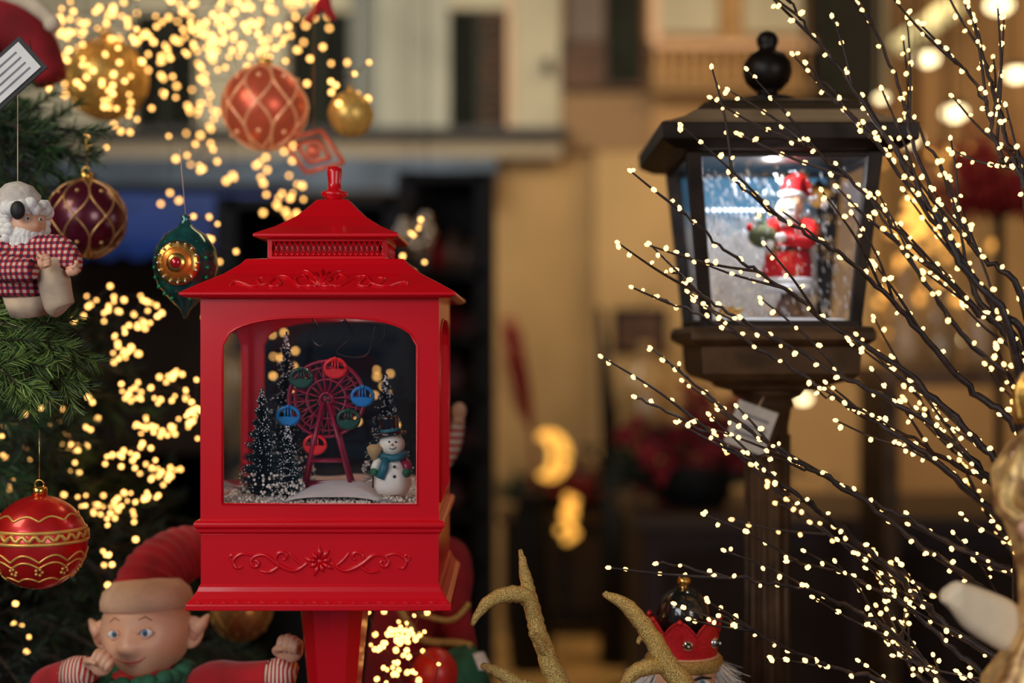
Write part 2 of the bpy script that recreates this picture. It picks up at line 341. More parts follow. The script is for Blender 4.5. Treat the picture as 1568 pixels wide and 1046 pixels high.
mb=MB(); PET=M('poinsettia_red',(.22,.005,.014),.7,var=.5,ns=20); py=2.95
for k in range(34):
    c=W(1055+R.gauss(0,50),700+R.gauss(0,32),py+R.uniform(-.12,.12)); f=Vector((R.uniform(-.4,.4),-1,R.uniform(-.2,.6))).normalized(); u=f.orthogonal().normalized(); w=f.cross(u)
    for j in range(9):
        a=j*2*math.pi/9+R.random(); d=(u*math.cos(a)+w*math.sin(a)); L=R.uniform(.05,.09); q=f.cross(d)*L*.28
        mb.add([c,c+d*L*.5+q+f*.01,c+d*L-f*.01,c+d*L*.5-q+f*.01],[(0,1,2,3)],PET)
    for j in range(5): mb.ball(c+f*.008+u*R.uniform(-.01,.01)+w*R.uniform(-.01,.01),.004,GOLD,6,4)
for k in range(900):
    c=W(1058+R.gauss(0,58),725+R.gauss(0,30),py+R.uniform(-.1,.15)); c.z=max(c.z,CTZ+.09); mb.blade(c,Vector((R.gauss(0,1),R.gauss(0,1),R.gauss(0,.8)+.3)),.08,.008,FIRD)
c=W(1060,800,py); mb.lathe((c.x,py,CTZ+.001),[(.09,0),(.12,.03),(.13,.12),(.12,.13)],BLACKM,20)
mb.build('poinsettia_arrangement')
mb=MB(); gy=CYB+.18; GZ=CABZ+.022
for k in range(60):
    c=W(925+R.gauss(0,16),775+R.gauss(0,10),gy); c.z=max(c.z,GZ+.02); mb.ball(c,.014,M('frost_berry',(.4,.34,.3),.5),6,4)
for k in range(520): 
    c=W(R.uniform(785,955),R.gauss(768,16),gy+R.uniform(-.1,.1)); c.z=max(c.z,GZ+.05); mb.blade(c,Vector((R.gauss(0,1),R.gauss(0,.6),abs(R.gauss(0,.7)))),.12,.010,FIRD)
for k in range(110): 
    c=W(900+R.gauss(0,30),760+R.gauss(0,12),gy-.05+R.uniform(-.1,.1)); c.z=max(c.z,GZ+.05); mb.blade(c,Vector((R.gauss(0,1),R.gauss(0,.6),abs(R.gauss(0,1)))),.12,.009,VELD)
a=W(790,790,gy);b=W(955,790,gy); mb.tube([Vector((a.x,gy,GZ+.032)),Vector((b.x,gy,GZ+.032))],.03,BARK,8)
mb.build('berry_garland')
# ================================================================ RED LANTERN
CX,LY=-.1803,.1118
RL=E('red_snow_lantern',(CX,LY,.5)); mb=MB()
mb.sq(CX,LY,[(.122,1.3405),(.1285,1.343),(.1285,1.3455),(.112,1.355),(.094,1.3645),(.081,1.374),(.076,1.3795),(.060,1.381)],RED)
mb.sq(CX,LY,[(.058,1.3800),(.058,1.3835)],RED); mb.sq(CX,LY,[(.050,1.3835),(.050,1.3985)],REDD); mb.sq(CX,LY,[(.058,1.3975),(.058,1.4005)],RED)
mb.sq(CX,LY,[(.062,1.4000),(.0705,1.4015),(.0705,1.4045),(.052,1.413),(.034,1.4245),(.021,1.437),(.016,1.4425),(.010,1.4435)],RED)
mb.sq(CX,LY,[(.1155,1.1325),(.1175,1.130),(.1175,1.1265),(.1150,1.1245),(.1150,1.1215),(.1118,1.1195)],RED)
mb.sq(CX,LY,[(.1118,1.1200),(.1118,1.0725),(.1135,1.0700),(.1150,1.066),(.1190,1.060),(.1235,1.0550),(.1235,1.0495),(.05,1.0485)],RED)
mb.build('roof_and_base',RL,bevel=.0009)
mb=MB()
mb.lathe((CX,LY,0),[(.009,1.442),(.008,1.445),(.0135,1.4475),(.0135,1.4515),(.007,1.454),(.0065,1.461),(.0078,1.472),(.0068,1.477),(.002,1.478)],RED,20)
mb.lathe((CX,LY,0),[(.05,1.0495),(.047,1.046),(.036,1.040),(.034,1.020),(.031,.99),(.027,.95),(.026,.62),(.03,.6),(.05,.57),(.07,.52),(.075,.5)],RED,12,smooth=False)
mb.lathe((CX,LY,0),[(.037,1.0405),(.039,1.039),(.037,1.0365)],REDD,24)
mb.build('finial_and_post',RL)
mb=MB()
for face in range(4):
    rot=Matrix.Rotation(face*math.pi/2,3,'Z')
    for k in range(22):
        x=-.055+k*.0052
        for sg in(-1,1):
            p=rot@Vector((x-sg*.0026,-.0565,1.3832)); q=rot@Vector((x+sg*.0026,-.0565,1.3980)); o=Vector((CX,LY,0)); mb.tube([p+o,q+o],.0007,RED,5)
        p=rot@Vector((x,-.057,1.3850)); mb.ball(p+Vector((CX,LY,0)),.0017,RED,6,4)
    for sx in(-1,1):
        p=rot@Vector((sx*.056,-.056,1.3908)); mb.box(p+Vector((CX,LY,0)),(.0022,.0022,.009),RED)
mb.build('lattice',RL)
mb=MB(); H=.1118; z0,z1=1.131,1.342
def archpanel(mb,rot,off,hw,iw,zb,zs,zt,z0,z1,th,mat):
    def T(x,y,z): return rot@Vector((x,y,z))+off
    n=28; arch=[]
    for i in range(n+1):
        t=-1+2*i/n; x=iw*t; z=zs+(zt-zs)*(max(0,1-abs(t)**3.0))**.5; arch.append((x,z))
    ins=[(-iw,zb)]+arch+[(iw,zb)]
    out=[(-hw,zb)]+[(-hw,zs)]+[(a[0],z1) for a in arch[1:-1]]+[(hw,zs)]+[(hw,zb)]
    for y,flip in((-hw,False),(-hw+th,True)):
        vs=[];fs=[]
        for (a,b),(c,d) in zip(ins,out): vs+= [T(a,y,b),T(c,y,d)]
        for i in range(len(ins)-1): fs.append((2*i,2*i+2,2*i+3,2*i+1) if flip else (2*i,2*i+1,2*i+3,2*i+2))
        mb.add(vs,fs,mat)
        for sx in(-1,1): mb.add([T(sx*hw,y,zs),T(sx*hw,y,z1),T(sx*arch[1][0]*-1,y,z1)],[(0,1,2)],mat)
        mb.add([T(-hw,y,z0),T(hw,y,z0),T(hw,y,zb),T(-hw,y,zb)],[(0,1,2,3)],mat)
    ring=ins
    vs=[T(a,-hw,b) for a,b in ring]+[T(a,-hw+th,b) for a,b in ring]; n2=len(ring)
    mb.add(vs,[(i,(i+1)%n2,(i+1)%n2+n2,i+n2) for i in range(n2)],mat)
    mb.tube([T(a,-hw-.0003,b) for a,b in ring]+[T(ring[0][0],-hw-.0003,ring[0][1])],.0011,mat,6)
off=Vector((CX,LY,0))
for k in range(4): archpanel(mb,Matrix.Rotation(k*math.pi/2,3,'Z'),off,H,.0912,1.1475,1.296,1.3225,z0,z1,.007,RED)
mb.build('body_frame',RL)
mb=MB()
for k in range(4):
    rot=Matrix.Rotation(k*math.pi/2,3,'Z')
    mb.add([rot@Vector(p)+off for p in((-.1,-.103,1.14),(.1,-.103,1.14),(.1,-.103,1.335),(-.1,-.103,1.335))],[(0,1,2,3)],GLASS)
mb.build('panes',RL)
mb=MB(); s=.000612
def P2(dx,dz,y,zc): return Vector((CX+dx*s,y,zc+dz*s))
def spiral(cx,cz,r0,r1,a0,a1,n=26): return [(cx+(r0+(r1-r0)*i/n)*math.cos(math.radians(a0+(a1-a0)*i/n)),cz+(r0+(r1-r0)*i/n)*math.sin(math.radians(a0+(a1-a0)*i/n))) for i in range(n+1)]
yb=-.0003; zc=1.3-(860-523)*s
def c2(l): return [(p.x,p.y) for p in cat([(a,b,0) for a,b in l],6)]
for sg in(-1,1):
    def T(l,r=.0018): mb.tube([P2(sg*a,b,yb,zc) for a,b in l],[r*.6,r,r,r*.5],RED,8)
    T(c2([(18,-2),(38,-14),(62,-6),(84,10),(104,6)]),.0022)
    T(spiral(98,-2,9,2,90,-330)); T(spiral(56,6,13,3,-80,260)); T(c2([(100,8),(118,12),(132,2),(128,-10),(118,-8)]))
    T(c2([(60,-6),(76,-16),(92,-14)])); T(spiral(133,6,6,1.5,-90,250),.0013); T(c2([(24,-8),(36,2),(46,14)]),.0015)
for k in range(9):
    a=math.radians(90+k*40); L=24 if k%2==0 else 18
    mb.tube([P2(4*math.cos(a),4*math.sin(a),yb,zc),P2(L*.6*math.cos(a),L*.6*math.sin(a),yb-.0006,zc),P2(L*math.cos(a),L*math.sin(a),yb,zc)],[.0008,.0026,.0005],RED,8)
mb.ball(P2(0,0,yb,zc),(.0026,.0015,.0026),RED,10,8)
def RP(dx,t):
    lv=[(.1285,1.3455),(.112,1.355),(.094,1.3645),(.081,1.374)]
    q=t*3; k=min(int(q),2); f=q-k; h=lv[k][0]+(lv[k+1][0]-lv[k][0])*f; z=lv[k][1]+(lv[k+1][1]-lv[k][1])*f
    return Vector((CX+dx*s,LY-h-.0003,z+.0006))
for sg in(-1,1):
    for l in([(12,.3),(30,.2),(50,.5),(68,.55),(80,.3),(100,.2),(118,.25)],[(30,.22),(40,.45),(28,.6),(22,.45)],[(68,.5),(60,.25),(74,.2),(78,.4)],[(90,.25),(98,.45),(88,.5)],[(8,.45),(20,.7),(30,.75)],[(105,.22),(128,.35),(136,.22)]):
        mb.tube([RP(sg*p.x,p.y) for p in cat([(a,b,0) for a,b in l],6)],[.0008,.0018,.0017,.0007],RED,8)
for k in range(7):
    a=math.radians(k*30); mb.tube([RP(0,.2),RP(14*math.cos(a),.2+.35*math.sin(a)),RP(22*math.cos(a),.2+.6*math.sin(a))],[.0008,.0024,.0006],RED,8)
for k in range(20): mb.tube([Vector((CX-.115+k*.0121,LY-.1215,1.0575)),Vector((CX-.109+k*.0121,LY-.1225,1.0565))],.0008,RED,5)
mb.build('embossed_scrolls',RL)
mb=MB(); zg=1.1445
n=24; vs=[];fs=[]
for i in range(n+1):
    for j in range(n+1):
        x=-.101+.202*i/n; y=-.101+.202*j/n; z=zg+.002*math.sin(x*90)*math.cos(y*70)+.010*max(0,1-((x)/.09)**2)*(y+.1)/.2+R.uniform(0,.0012); vs.append((CX+x,LY+y,z))
for i in range(n):
    for j in range(n): a=i*(n+1)+j; fs.append((a,a+n+1,a+n+2,a+1))
mb.add(vs,fs,GRAN,True)
for k in range(1500):
    x=R.uniform(-.1,.1);y=R.uniform(-.1,.02); z=zg+.002+.010*max(0,1-(x/.09)**2)*(y+.1)/.2
    mb.dot((CX+x,LY+y,z+R.uniform(0,.001)+ (.004 if abs(x)>.06 else 0)*R.random()),R.uniform(.0011,.0017),GRAN,el=1)
vs=[];fs=[];nx=30;ny=8
for i in range(nx+1):
    t=-1+2*i/nx
    for j in range(ny+1):
        q=j/ny; x=CX+.010+t*(.060-.012*q); y=LY-.100+q*.07; z=zg-.003+(.0205)*(1-abs(t)**3.2)*(.55+.45*q); vs.append((x,y,z))
for i in range(nx):
    for j in range(ny): a=i*(ny+1)+j; fs.append((a,a+ny+1,a+ny+2,a+1))
mb.add(vs,fs,WHITE,True)
for t in(-.85,.85): 
    mb.tube([(CX+.010+t*.060+dx,LY-.1005,zg+.001+dz) for dx,dz in((-.011,0),(-.006,.004),(0,.005),(.006,.003),(.011,0))],.0011,M('stone_grey',(.25,.25,.26),.7),6)
mb.build('snow_ground',RL)
fy=.085; c=W(500,611,fy); mb=MB()
def ring(r,rad,y,mat=MAROON,n=36): 
    mb.tube([(c.x+r*math.cos(2*math.pi*i/n),y,c.z+r*math.sin(2*math.pi*i/n)) for i in range(n+1)],rad,mat,6)
for y in(fy-.005,fy+.005):
    ring(.0375,.0016,y); ring(.0315,.0009,y); ring(.0195,.0011,y); ring(.006,.0014,y)
    for k in range(16):
        a=2*math.pi*k/16+.1; b=a+2*math.pi/32
        mb.tube([(c.x+.004*math.cos(a),y,c.z+.004*math.sin(a)),(c.x+.0375*math.cos(a),y,c.z+.0375*math.sin(a))],.0010,MAROON,5)
        mb.tube([(c.x+.0195*math.cos(a),y,c.z+.0195*math.sin(a)),(c.x+.0345*math.cos(b),y,c.z+.0345*math.sin(b)),(c.x+.0195*math.cos(2*b-a),y,c.z+.0195*math.sin(2*b-a))],.0009,MAROON,5)
        mb.tube([(c.x+.036*math.cos(a),fy-.005,c.z+.036*math.sin(a)),(c.x+.036*math.cos(a),fy+.005,c.z+.036*math.sin(a))],.0008,MAROON,5)
mb.ball((c.x,fy-.007,c.z),.0025,BLUEP,10,8)
for y in(fy-.011,fy+.011):
    for u in(467,539):
        b=W(u,742,fy); mb.tube([(c.x+(b.x-c.x)*.12,y,c.z-.003),(b.x,y,b.z)],.0022,MAROON,6)
    a=W(464,741,fy);b=W(542,741,fy); mb.tube([(a.x,y,a.z),(b.x,y,b.z)],.0026,MAROON,6); a=W(478,705,fy);b=W(528,705,fy); mb.tube([(a.x,y,a.z),(b.x,y,b.z)],.0015,MAROON,6)
mb.tube([(c.x,fy-.013,c.z),(c.x,fy+.013,c.z)],.002,MAROON,8)
mb.build('ferris_wheel',RL)
mb=MB()
def gond(u,v,mat):
    g=W(u,v,fy-.008); r=.0105
    pts=[(g.x+r*math.cos(a),g.y,g.z+r*.85*math.sin(a)) for a in [2*math.pi*i/24 for i in range(25)]]
    mb.tube(pts,.0019,mat,6)
    low=[(r*math.cos(a),r*.85*math.sin(a)) for a in [math.pi+math.pi*i/14 for i in range(15)]]
    low=[(x,min(z,-.0015)) for x,z in low]
    mb.loft([[(g.x+x,g.y-.003,g.z+z) for x,z in low],[(g.x+x,g.y+.004,g.z+z) for x,z in low]],mat,False)
    for dx in(-.0035,.0035,0): mb.tube([(g.x+dx,g.y-.001,g.z-.003),(g.x+dx*.7,g.y-.001,g.z+r*.82)],.0009,mat,5)
    mb.tube([(g.x-r*.8,g.y-.002,g.z-.0015),(g.x+r*.8,g.y-.002,g.z-.0015)],.0012,mat,5); mb.ball((g.x,g.y-.003,g.z+r*.9),.002,mat,8,6)
for u,v,m_ in((513,564,REDP),(461,579,GRNP),(555,607,BLUEP),(441,637,BLUEP),(533,642,GRNP),(482,681,REDP)): gond(u,v,m_)
mb.build('gondolas',RL)
def btree(u,vt,vb,y,rs,name):
    mb=MB(); t=W(u,vt,y); b=W(u,vb,y); b.z=max(b.z,zg+.002); Hh=t.z-b.z; rr=rs*SC(y)
    mb.tube([b,t],[.0016,.0008],BARK,6)
    for k in range(5600):
        f=R.random()**.8; tier=.70+.30*math.cos(f*56); p=b+Vector((0,0,Hh*(.03+.95*f))); rad=rr*(1.04-f)*tier*R.uniform(.8,1.1)+.001; a=R.uniform(0,6.283)
        d=Vector((math.cos(a),math.sin(a),R.uniform(.05,.4))); mb.blade(p,d,rad,.0006,PINE)
        if R.random()<.13*(1.1-.6*f): q=p+d.normalized()*rad*R.uniform(.85,1.0); mb.dot(q,R.uniform(.0004,.0010),WHITE,el=1)
    for k in range(110):
        f=R.random()*.25; a=R.uniform(0,6.283); rad=rr*(1-f)*R.uniform(.7,1.05); mb.dot(b+Vector((math.cos(a)*rad,math.sin(a)*rad,Hh*f)),.0017,GRAN,el=1)
    mb.build(name,RL)
btree(438,508,750,.13,50,'pine_tall'); btree(401,594,764,.052,42,'pine_left'); btree(440,650,764,.062,30,'pine_small'); btree(591,570,748,.115,44,'pine_right')
mb=MB()
mb.tube(cat([W(470,480,.06),W(486,500,.06),W(478,520,.06),W(492,530,.06),W(506,505,.06),W(528,492,.06),W(545,515,.06),W(585,520,.06),W(590,490,.06)],6),.0007,INK,5)
mb.tube(cat([W(520,480,.08),W(540,512,.08),W(515,540,.08),W(560,545,.08),W(575,500,.08)],6),.0006,INK,5); mb.build('wiring',RL)
mb=MB(); sy=.035; q=SC(sy); b=W(601,757,sy)
def S(du,dv,dy=0): return W(601+du,757+dv,sy+dy)
PW=M('snowman_paint',(.85,.80,.72),.35,var=.05)
mb.lathe(b,[(.004,0),(.0145,.001),(.0185,.009),(.0175,.019),(.0145,.027),(.0115,.033),(.009,.036)],PW,24)
mb.ball(S(-1,-76),(.0125,.0115,.0115),PW,20,14)
mb.lathe(S(-3,-92),[(.0150,-.001),(.0158,.0005),(.014,.002),(.0088,.0022),(.0088,.006),(.0098,.015),(.010,.0165),(.002,.017)],EYEK,20,rot=Matrix.Rotation(math.radians(-7),3,'Y'))
mb.lathe(S(-3,-92),[(.0092,.0022),(.0096,.0025),(.0096,.005),(.009,.0054)],TEAL,20,rot=Matrix.Rotation(math.radians(-7),3,'Y'))
mb.tube([S(-18,-60,-.003),S(-14,-57,-.011),S(0,-55,-.0145),S(14,-58,-.011),S(18,-61,-.003),S(10,-64,.006),S(-10,-64,.006),S(-18,-60,-.003)],.0038,TEAL,8)
mb.tube([S(-10,-56,-.014),S(-13,-40,-.0175),S(-19,-24,-.018)],[.003,.0045,.004],TEAL,8)
for v in(-42,-27): mb.ball(S(3,v,-.0175),.0016,EYEK,8,6)
for u in(-5,5): mb.ball(S(u,-80,-.0108),.0011,EYEK,8,6)
mb.tube([S(0,-76,-.011),S(-2,-75,-.017)],[.0014,.0003],M('carrot_orange',(.8,.25,.03),.5),6)
mb.tube(cat([S(-5,-71,-.0108),S(0,-69,-.0118),S(6,-72,-.0108)],4),.0004,EYEK,5)
mb.tube([S(13,-56,-.002),S(22,-44,-.008),S(24,-36,-.012)],[.005,.005,.004],MAROON,8); mb.ball(S(22,-33,-.013),.0045,GREEN,8,6)
mb.tube([S(-13,-56,-.002),S(-24,-46,-.008),S(-28,-38,-.012)],[.005,.005,.004],PW,8); mb.ball(S(-28,-34,-.012),.0042,GREEN,8,6)
mb.tube([S(-30,-10,-.01),S(-28,-60,-.008)],.0009,BARK,5); mb.lathe(S(-28,-62,-.008),[(.002,-.006),(.006,.0),(.0075,.006),(.004,.009)],M('straw',(.45,.3,.14),.8,bump=.5),10)
mb.build('snowman',RL)
# ================================================================ BLACK LANTERN
BX,BY=.303,.354
BL=E('black_snow_lantern',(BX,BY,.5)); mb=MB()
mb.sq(BX,BY,[(.106,1.510),(.124,1.5125),(.1395,1.521),(.1410,1.5385),(.1370,1.541),(.128,1.5435),(.112,1.550),(.096,1.560),(.086,1.569),(.080,1.5705),(.080,1.5735),(.070,1.576),(.04,1.582),(.02,1.583)],BLK)
mb.sq(BX,BY,[(.085,1.3180),(.100,1.3165),(.1030,1.310),(.1030,1.302),(.097,1.297),(.0905,1.294)],BRZ); mb.sq(BX,BY,[(.0905,1.295),(.0885,1.264),(.083,1.257),(.06,1.250),(.055,1.244),(.03,1.242)],BRZ)
for sx in(-1,1):
    for sy_ in(-1,1):
        rings=[]
        for h,z,w in((.1055,1.514,.0085),(.0865,1.3165,.0065)):
            cx_,cy_=BX+sx*(h-w*.5),BY+sy_*(h-w*.5); rings.append([(cx_-w,cy_-w,z),(cx_+w,cy_-w,z),(cx_+w,cy_+w,z),(cx_-w,cy_+w,z)])
        mb.loft(rings,BLK,False)
for z,h in((1.510,.1035),(1.3195,.0875)):
    for k in range(4):
        rot=Matrix.Rotation(k*math.pi/2,3,'Z'); mb.box(rot@Vector((0,-h,0))+Vector((BX,BY,z)),(h,.004,.0045),BLK,rot)
mb.build('roof_frame_base',BL,bevel=.0012)
mb=MB()
mb.lathe((BX,BY,0),[(.02,1.580),(.034,1.582),(.036,1.586),(.030,1.589),(.014,1.592),(.012,1.5965),(.017,1.599),(.0255,1.607),(.029,1.619),(.0275,1.631),(.020,1.641),(.012,1.645),(.010,1.648),(.0125,1.653),(.013,1.659),(.009,1.666),(.003,1.669)],BLK,28)
mb.lathe((BX,BY,0),[(.045,1.244),(.040,1.236),(.030,1.232),(.032,1.226),(.028,1.22),(.0245,1.20),(.0235,1.0),(.0245,.62),(.034,.6),(.034,.58),(.07,.54),(.08,.5)],BRZ,20)
for k in range(10):
    a=2*math.pi*k/10; mb.tube([(BX+.024*math.cos(a),BY+.024*math.sin(a),1.19),(BX+.024*math.cos(a),BY+.024*math.sin(a),.64)],.0035,BRZ,6)
mb.build('finial_and_post',BL)
mb=MB()
for k in(0,1,3):
    rot=Matrix.Rotation(k*math.pi/2,3,'Z'); o=Vector((BX,BY,0))
    mb.add([rot@Vector(p)+o for p in((-.083,-.0845,1.318),(.083,-.0845,1.318),(.101,-.1025,1.510),(-.101,-.1025,1.510))],[(0,1,2,3)],GLASS)
mb.build('panes',BL)
m=bpy.data.materials.new('reflection_backdrop'); m.use_nodes=True; nt=m.node_tree; b_=nt.nodes['Principled BSDF']; tc=nt.nodes.new('ShaderNodeTexCoord'); sp=nt.nodes.new('ShaderNodeSeparateXYZ'); nt.links.new(tc.outputs['Generated'],sp.inputs[0])  # shop reflection in the lantern glass, painted as a beige-to-blue gradient
n1=nt.nodes.new('ShaderNodeTexNoise'); n1.inputs['Scale'].default_value=5; nt.links.new(tc.outputs['Generated'],n1.inputs['Vector'])
ad=nt.nodes.new('ShaderNodeMath'); ad.operation='MULTIPLY_ADD'; ad.inputs[1].default_value=.5; nt.links.new(n1.outputs['Fac'],ad.inputs[0]); nt.links.new(sp.outputs['Z'],ad.inputs[2])
cr=nt.nodes.new('ShaderNodeValToRGB'); e=cr.color_ramp.elements; e[0].position=.2;e[0].color=(.50,.40,.32,1); e[1].position=1.15 if False else 1.0; e[1].color=(.09,.22,.34,1); x=e.new(.85); x.color=(.46,.46,.46,1)
nt.links.new(ad.outputs[0],cr.inputs['Fac']); nt.links.new(cr.outputs['Color'],b_.inputs['Base Color']); b_.inputs['Roughness'].default_value=.8; b_.inputs['Specular IOR Level'].default_value=.1
mb=MB(); yb2=BY+.086; mb.add([(BX-.083,yb2,1.318),(BX+.083,yb2,1.318),(BX+.101,yb2+.017,1.510),(BX-.101,yb2+.017,1.510)],[(0,1,2,3)],m); mb.build('backdrop_panel',BL)
mb=MB(); LED=M('cold_led',(1,1,1),.4,emis=(.9,.95,1),es=4)
for k in range(14): mb.ball((BX-.08+k*.0068,BY+.075,1.463),.0019,LED,8,6)
for k in range(620):
    x=R.uniform(-.088,.088);z=R.uniform(1.33,1.50);y=R.uniform(-.08,.07); mb.tube([(BX+x*.95,BY+y,z),(BX+x*.95+.0015,BY+y,z-R.uniform(.001,.009))],.0007,WHITE,4)
mb.sq(BX,BY,[(.083,1.3185),(.082,1.323),(.07,1.326),(.03,1.328)],WHITE)
for k in range(30): mb.ball((BX-.055+R.gauss(0,.008),BY-.06+R.gauss(0,.008),1.330+R.uniform(0,.008)),.003,GOLD,8,6)
mb.build('snow_and_leds',BL)
mb=MB(); sy=.36; 
def S(u,v,dy=0): return W(u,v,sy+dy)
COAT=M('santa_coat',(.55,.010,.012),.7,var=.15,spec=.2)
mb.tube([S(1208,500),S(1208,448)],[.026,.008],M('stand_brown',(.12,.06,.04),.5),14)
mb.lathe(S(1206,448),[(.028,0),(.032,.003),(.031,.008),(.026,.010)],WHITE,24)
mb.lathe(S(1206,438),[(.027,0),(.031,.006),(.030,.02),(.027,.035),(.025,.05),(.020,.070),(.015,.083),(.010,.09)],COAT,24,sy=.85)
mb.lathe(S(1206,436),[(.031,0),(.0335,.004),(.031,.008)],WHITE,20,sy=.85); mb.lathe(S(1206,385),[(.0268,0),(.0275,.002),(.026,.005)],EYEK,20,sy=.85)
mb.build('santa_body',BL); mb=MB()
mb.tube(cat([S(1222,345),S(1243,352,-.02),S(1234,372,-.035),S(1200,365,-.04)],4),[.011,.010,.008,.006],COAT,10)
mb.tube(cat([S(1192,345),S(1174,355,-.02),S(1178,372,-.035)],4),[.011,.010,.007],COAT,10)
mb.ball(S(1196,364,-.043),(.007,.006,.006),FUR,10,8); mb.ball(S(1177,374,-.038),(.007,.006,.006),FUR,10,8)
mb.ball(S(1168,362,-.03),(.017,.014,.014),M('sack_olive',(.08,.09,.03),.8,bump=.4),14,10); 
for k in range(7): mb.ball(S(1158+R.gauss(0,9),346+R.gauss(0,6),-.03),.005,R.choice([GOLD,COAT,GREEN,WHITE]),8,6)
mb.ball(S(1212,312,-.004),(.0150,.015,.017),SKIN,18,14)
mb.ball(S(1204,326,-.014),(.0135,.009,.017),FUR,16,12); mb.ball(S(1206,313,-.020),.0032,SKIN,8,6)
for u in(1203,1213): mb.ball(S(u,306,-.018),.0013,EYEK,6,5)
mb.ball(S(1205,318,-.020),(.0075,.004,.003),FUR,10,6)
mb.tube(cat([S(1194,300,-.012),S(1208,296,-.017),S(1226,299,-.010),S(1230,302,.005)],4),.0045,FUR,8)
mb.tube(cat([S(1213,298),S(1216,284),S(1226,276,.002),S(1236,286,.002),S(1238,302,.002)],5),[.0140,.013,.009,.006,.004],COAT,14); mb.ball(S(1239,306,.002),.0055,FUR,10,8)
mb.build('santa_head_and_arms',BL); mb=MB()
mb.tube([S(1254,500,.02),S(1254,318,.02)],.0024,BLK,8); mb.lathe(S(1254,318,.02),[(.004,0),(.011,.004),(.013,.02),(.009,.024),(.003,.030)],M('lamp_amber',(.5,.25,.05),.3,emis=(1,.5,.1),es=.25),12)
mb.lathe(S(1254,318,.02),[(.014,.0195),(.0145,.022),(.007,.028),(.001,.034)],GOLD,12); mb.build('mini_lamp_post',BL)
mb=MB(); p=W(1150,655,.30); rot=Matrix.Rotation(.35,3,'Y'); mb.box(p,(.024,.0007,.026),M('tag_card',(.5,.47,.42),.6),rot)
for k in range(3): mb.box(p+rot@Vector((0,-.0011,.012-k*.011)),(.017,.0004,.002),M('ink_grey',(.2,.2,.22),.6),rot)
mb.tube([p+rot@Vector((0,0,.026)),W(1172,603,.32)],.0007,CREAM,4); mb.build('price_tag')
# ================================================================ LIT BRANCHES
VX,VY=.66,.16
LB=E('lighted_twig_branches',(VX,VY,.5)); tw=MB(); bl=MB()
main=[
 [(1200,-10),(1245,55),(1290,110),(1390,262),(1470,400),(1560,560)],
 [(1305,-20),(1365,100),(1415,265),(1495,450),(1575,600)],
 [(1470,-20),(1508,90),(1540,210),(1578,330)],
 [(1225,215),(1300,272),(1400,380),(1500,480),(1575,570)],
 [(1115,265),(1195,335),(1290,392),(1380,475),(1480,592),(1572,690)],
 [(1042,318),(1100,375),(1180,430),(1290,508),(1400,582),(1500,680),(1575,770)],
 [(1028,413),(1090,462),(1190,520),(1300,582),(1420,645),(1520,740),(1580,820)],
 [(1003,455),(1080,487),(1200,556),(1330,640),(1450,722),(1575,850)],
 [(1018,550),(1085,607),(1160,668),(1280,740),(1400,828),(1500,900),(1590,960)],
 [(973,607),(1060,650),(1150,708),(1250,780),(1350,862),(1450,960),(1565,1045)],
 [(1008,862),(1120,884),(1230,903),(1330,945),(1400,1000),(1470,1080)],
 [(1100,940),(1170,975),(1260,1018),(1340,1040),(1420,1090)],
 [(1110,690),(1220,712),(1330,765),(1450,830),(1575,900)],
 [(1450,75),(1500,140),(1530,240),(1572,330)],
 [(1235,95),(1330,205),(1430,335),(1520,470),(1578,560)],
 [(1190,770),(1290,832),(1400,890),(1500,960),(1585,1020)],
 [(1330,300),(1400,410),(1480,520),(1570,640)],
 [(1250,600),(1340,640),(1440,700),(1575,790)],
 [(1400,600),(1460,690),(1520,800),(1590,900)],
 [(1210,860),(1300,880),(1400,940),(1500,1030),(1580,1090)],
 [(1380,150),(1440,260),(1490,380),(1575,500)],
 [(1395,930),(1380,990),(1400,1030),(1450,1080)],
]
def addbulbs(P,step,jit,start=0):
    acc=0; 
    for i in range(1,len(P)):
        seg=P[i]-P[i-1]; acc+=seg.length
        if acc>step:
            acc=R.uniform(-.45,.3)*step
            d=Vector((R.gauss(0,1),R.gauss(0,.8),R.gauss(0,1)))
            d=(d.normalized()+seg.normalized()*-.6).normalized(); q=P[i]+d*R.uniform(.003,.006)*jit
            bl.dot(q,R.uniform(.0018,.0029),BULB,d,1.4); tw.tube([P[i],q],[.0012,.0009],TWIG,4)
R.seed(21)
for bi,br in enumerate(main):
    y0=.0+R.uniform(0,.17); 
    if bi in(3,4,5,6,7): y0=.01+.02*(bi%4)
    if bi in(10,11): y0=.03
    if bi in (0,14,16): y0=-.03
    pts=[W(u,v,y0+.02*math.sin(i+bi)) for i,(u,v) in enumerate(br)]
    last=pts[-1]; pts+= [Vector((last.x+.05,y0*.5+VY*.5,min(last.z-.10,.98))),Vector((VX+R.uniform(-.02,.02),VY+R.uniform(-.02,.02),.80)),Vector((VX,VY,.56))]
    P=cat(pts,10); n=len(P)
    P=[p+Vector((R.gauss(0,.0012),R.gauss(0,.001),R.gauss(0,.0012))) for p in P]
    tw.tube(P,[.0010,.0016,.0024,.0034,.0044,.0054,.0060],TWIG,7)
    addbulbs(P[:int(n*.85)],.0205,1); bl.dot(P[0],.0024,BULB,P[0]-P[1],1.5)
    for k in range(7):
        i=R.randint(2,int(n*.68)); p=P[i]; d=(P[max(i-3,0)]-P[i]).normalized(); sd=Vector((R.uniform(-1,1),R.uniform(-.5,.5),R.uniform(-1,1)))
        d2=(d+sd*.45).normalized(); L=R.uniform(.04,.12); q=[p,p+d2*L*.5+d*L*.06,p+d2*L*.8+d*L*.3]; q=cat(q,5)
        if any(x.y>.22 for x in q): continue
        tw.tube(q,[.0017,.0008],TWIG,5); addbulbs(q,.017,.8); bl.dot(q[-1],.0022,BULB,d2,1.5)
tw.build('twigs',LB); bl.build('warm_bulbs',LB)
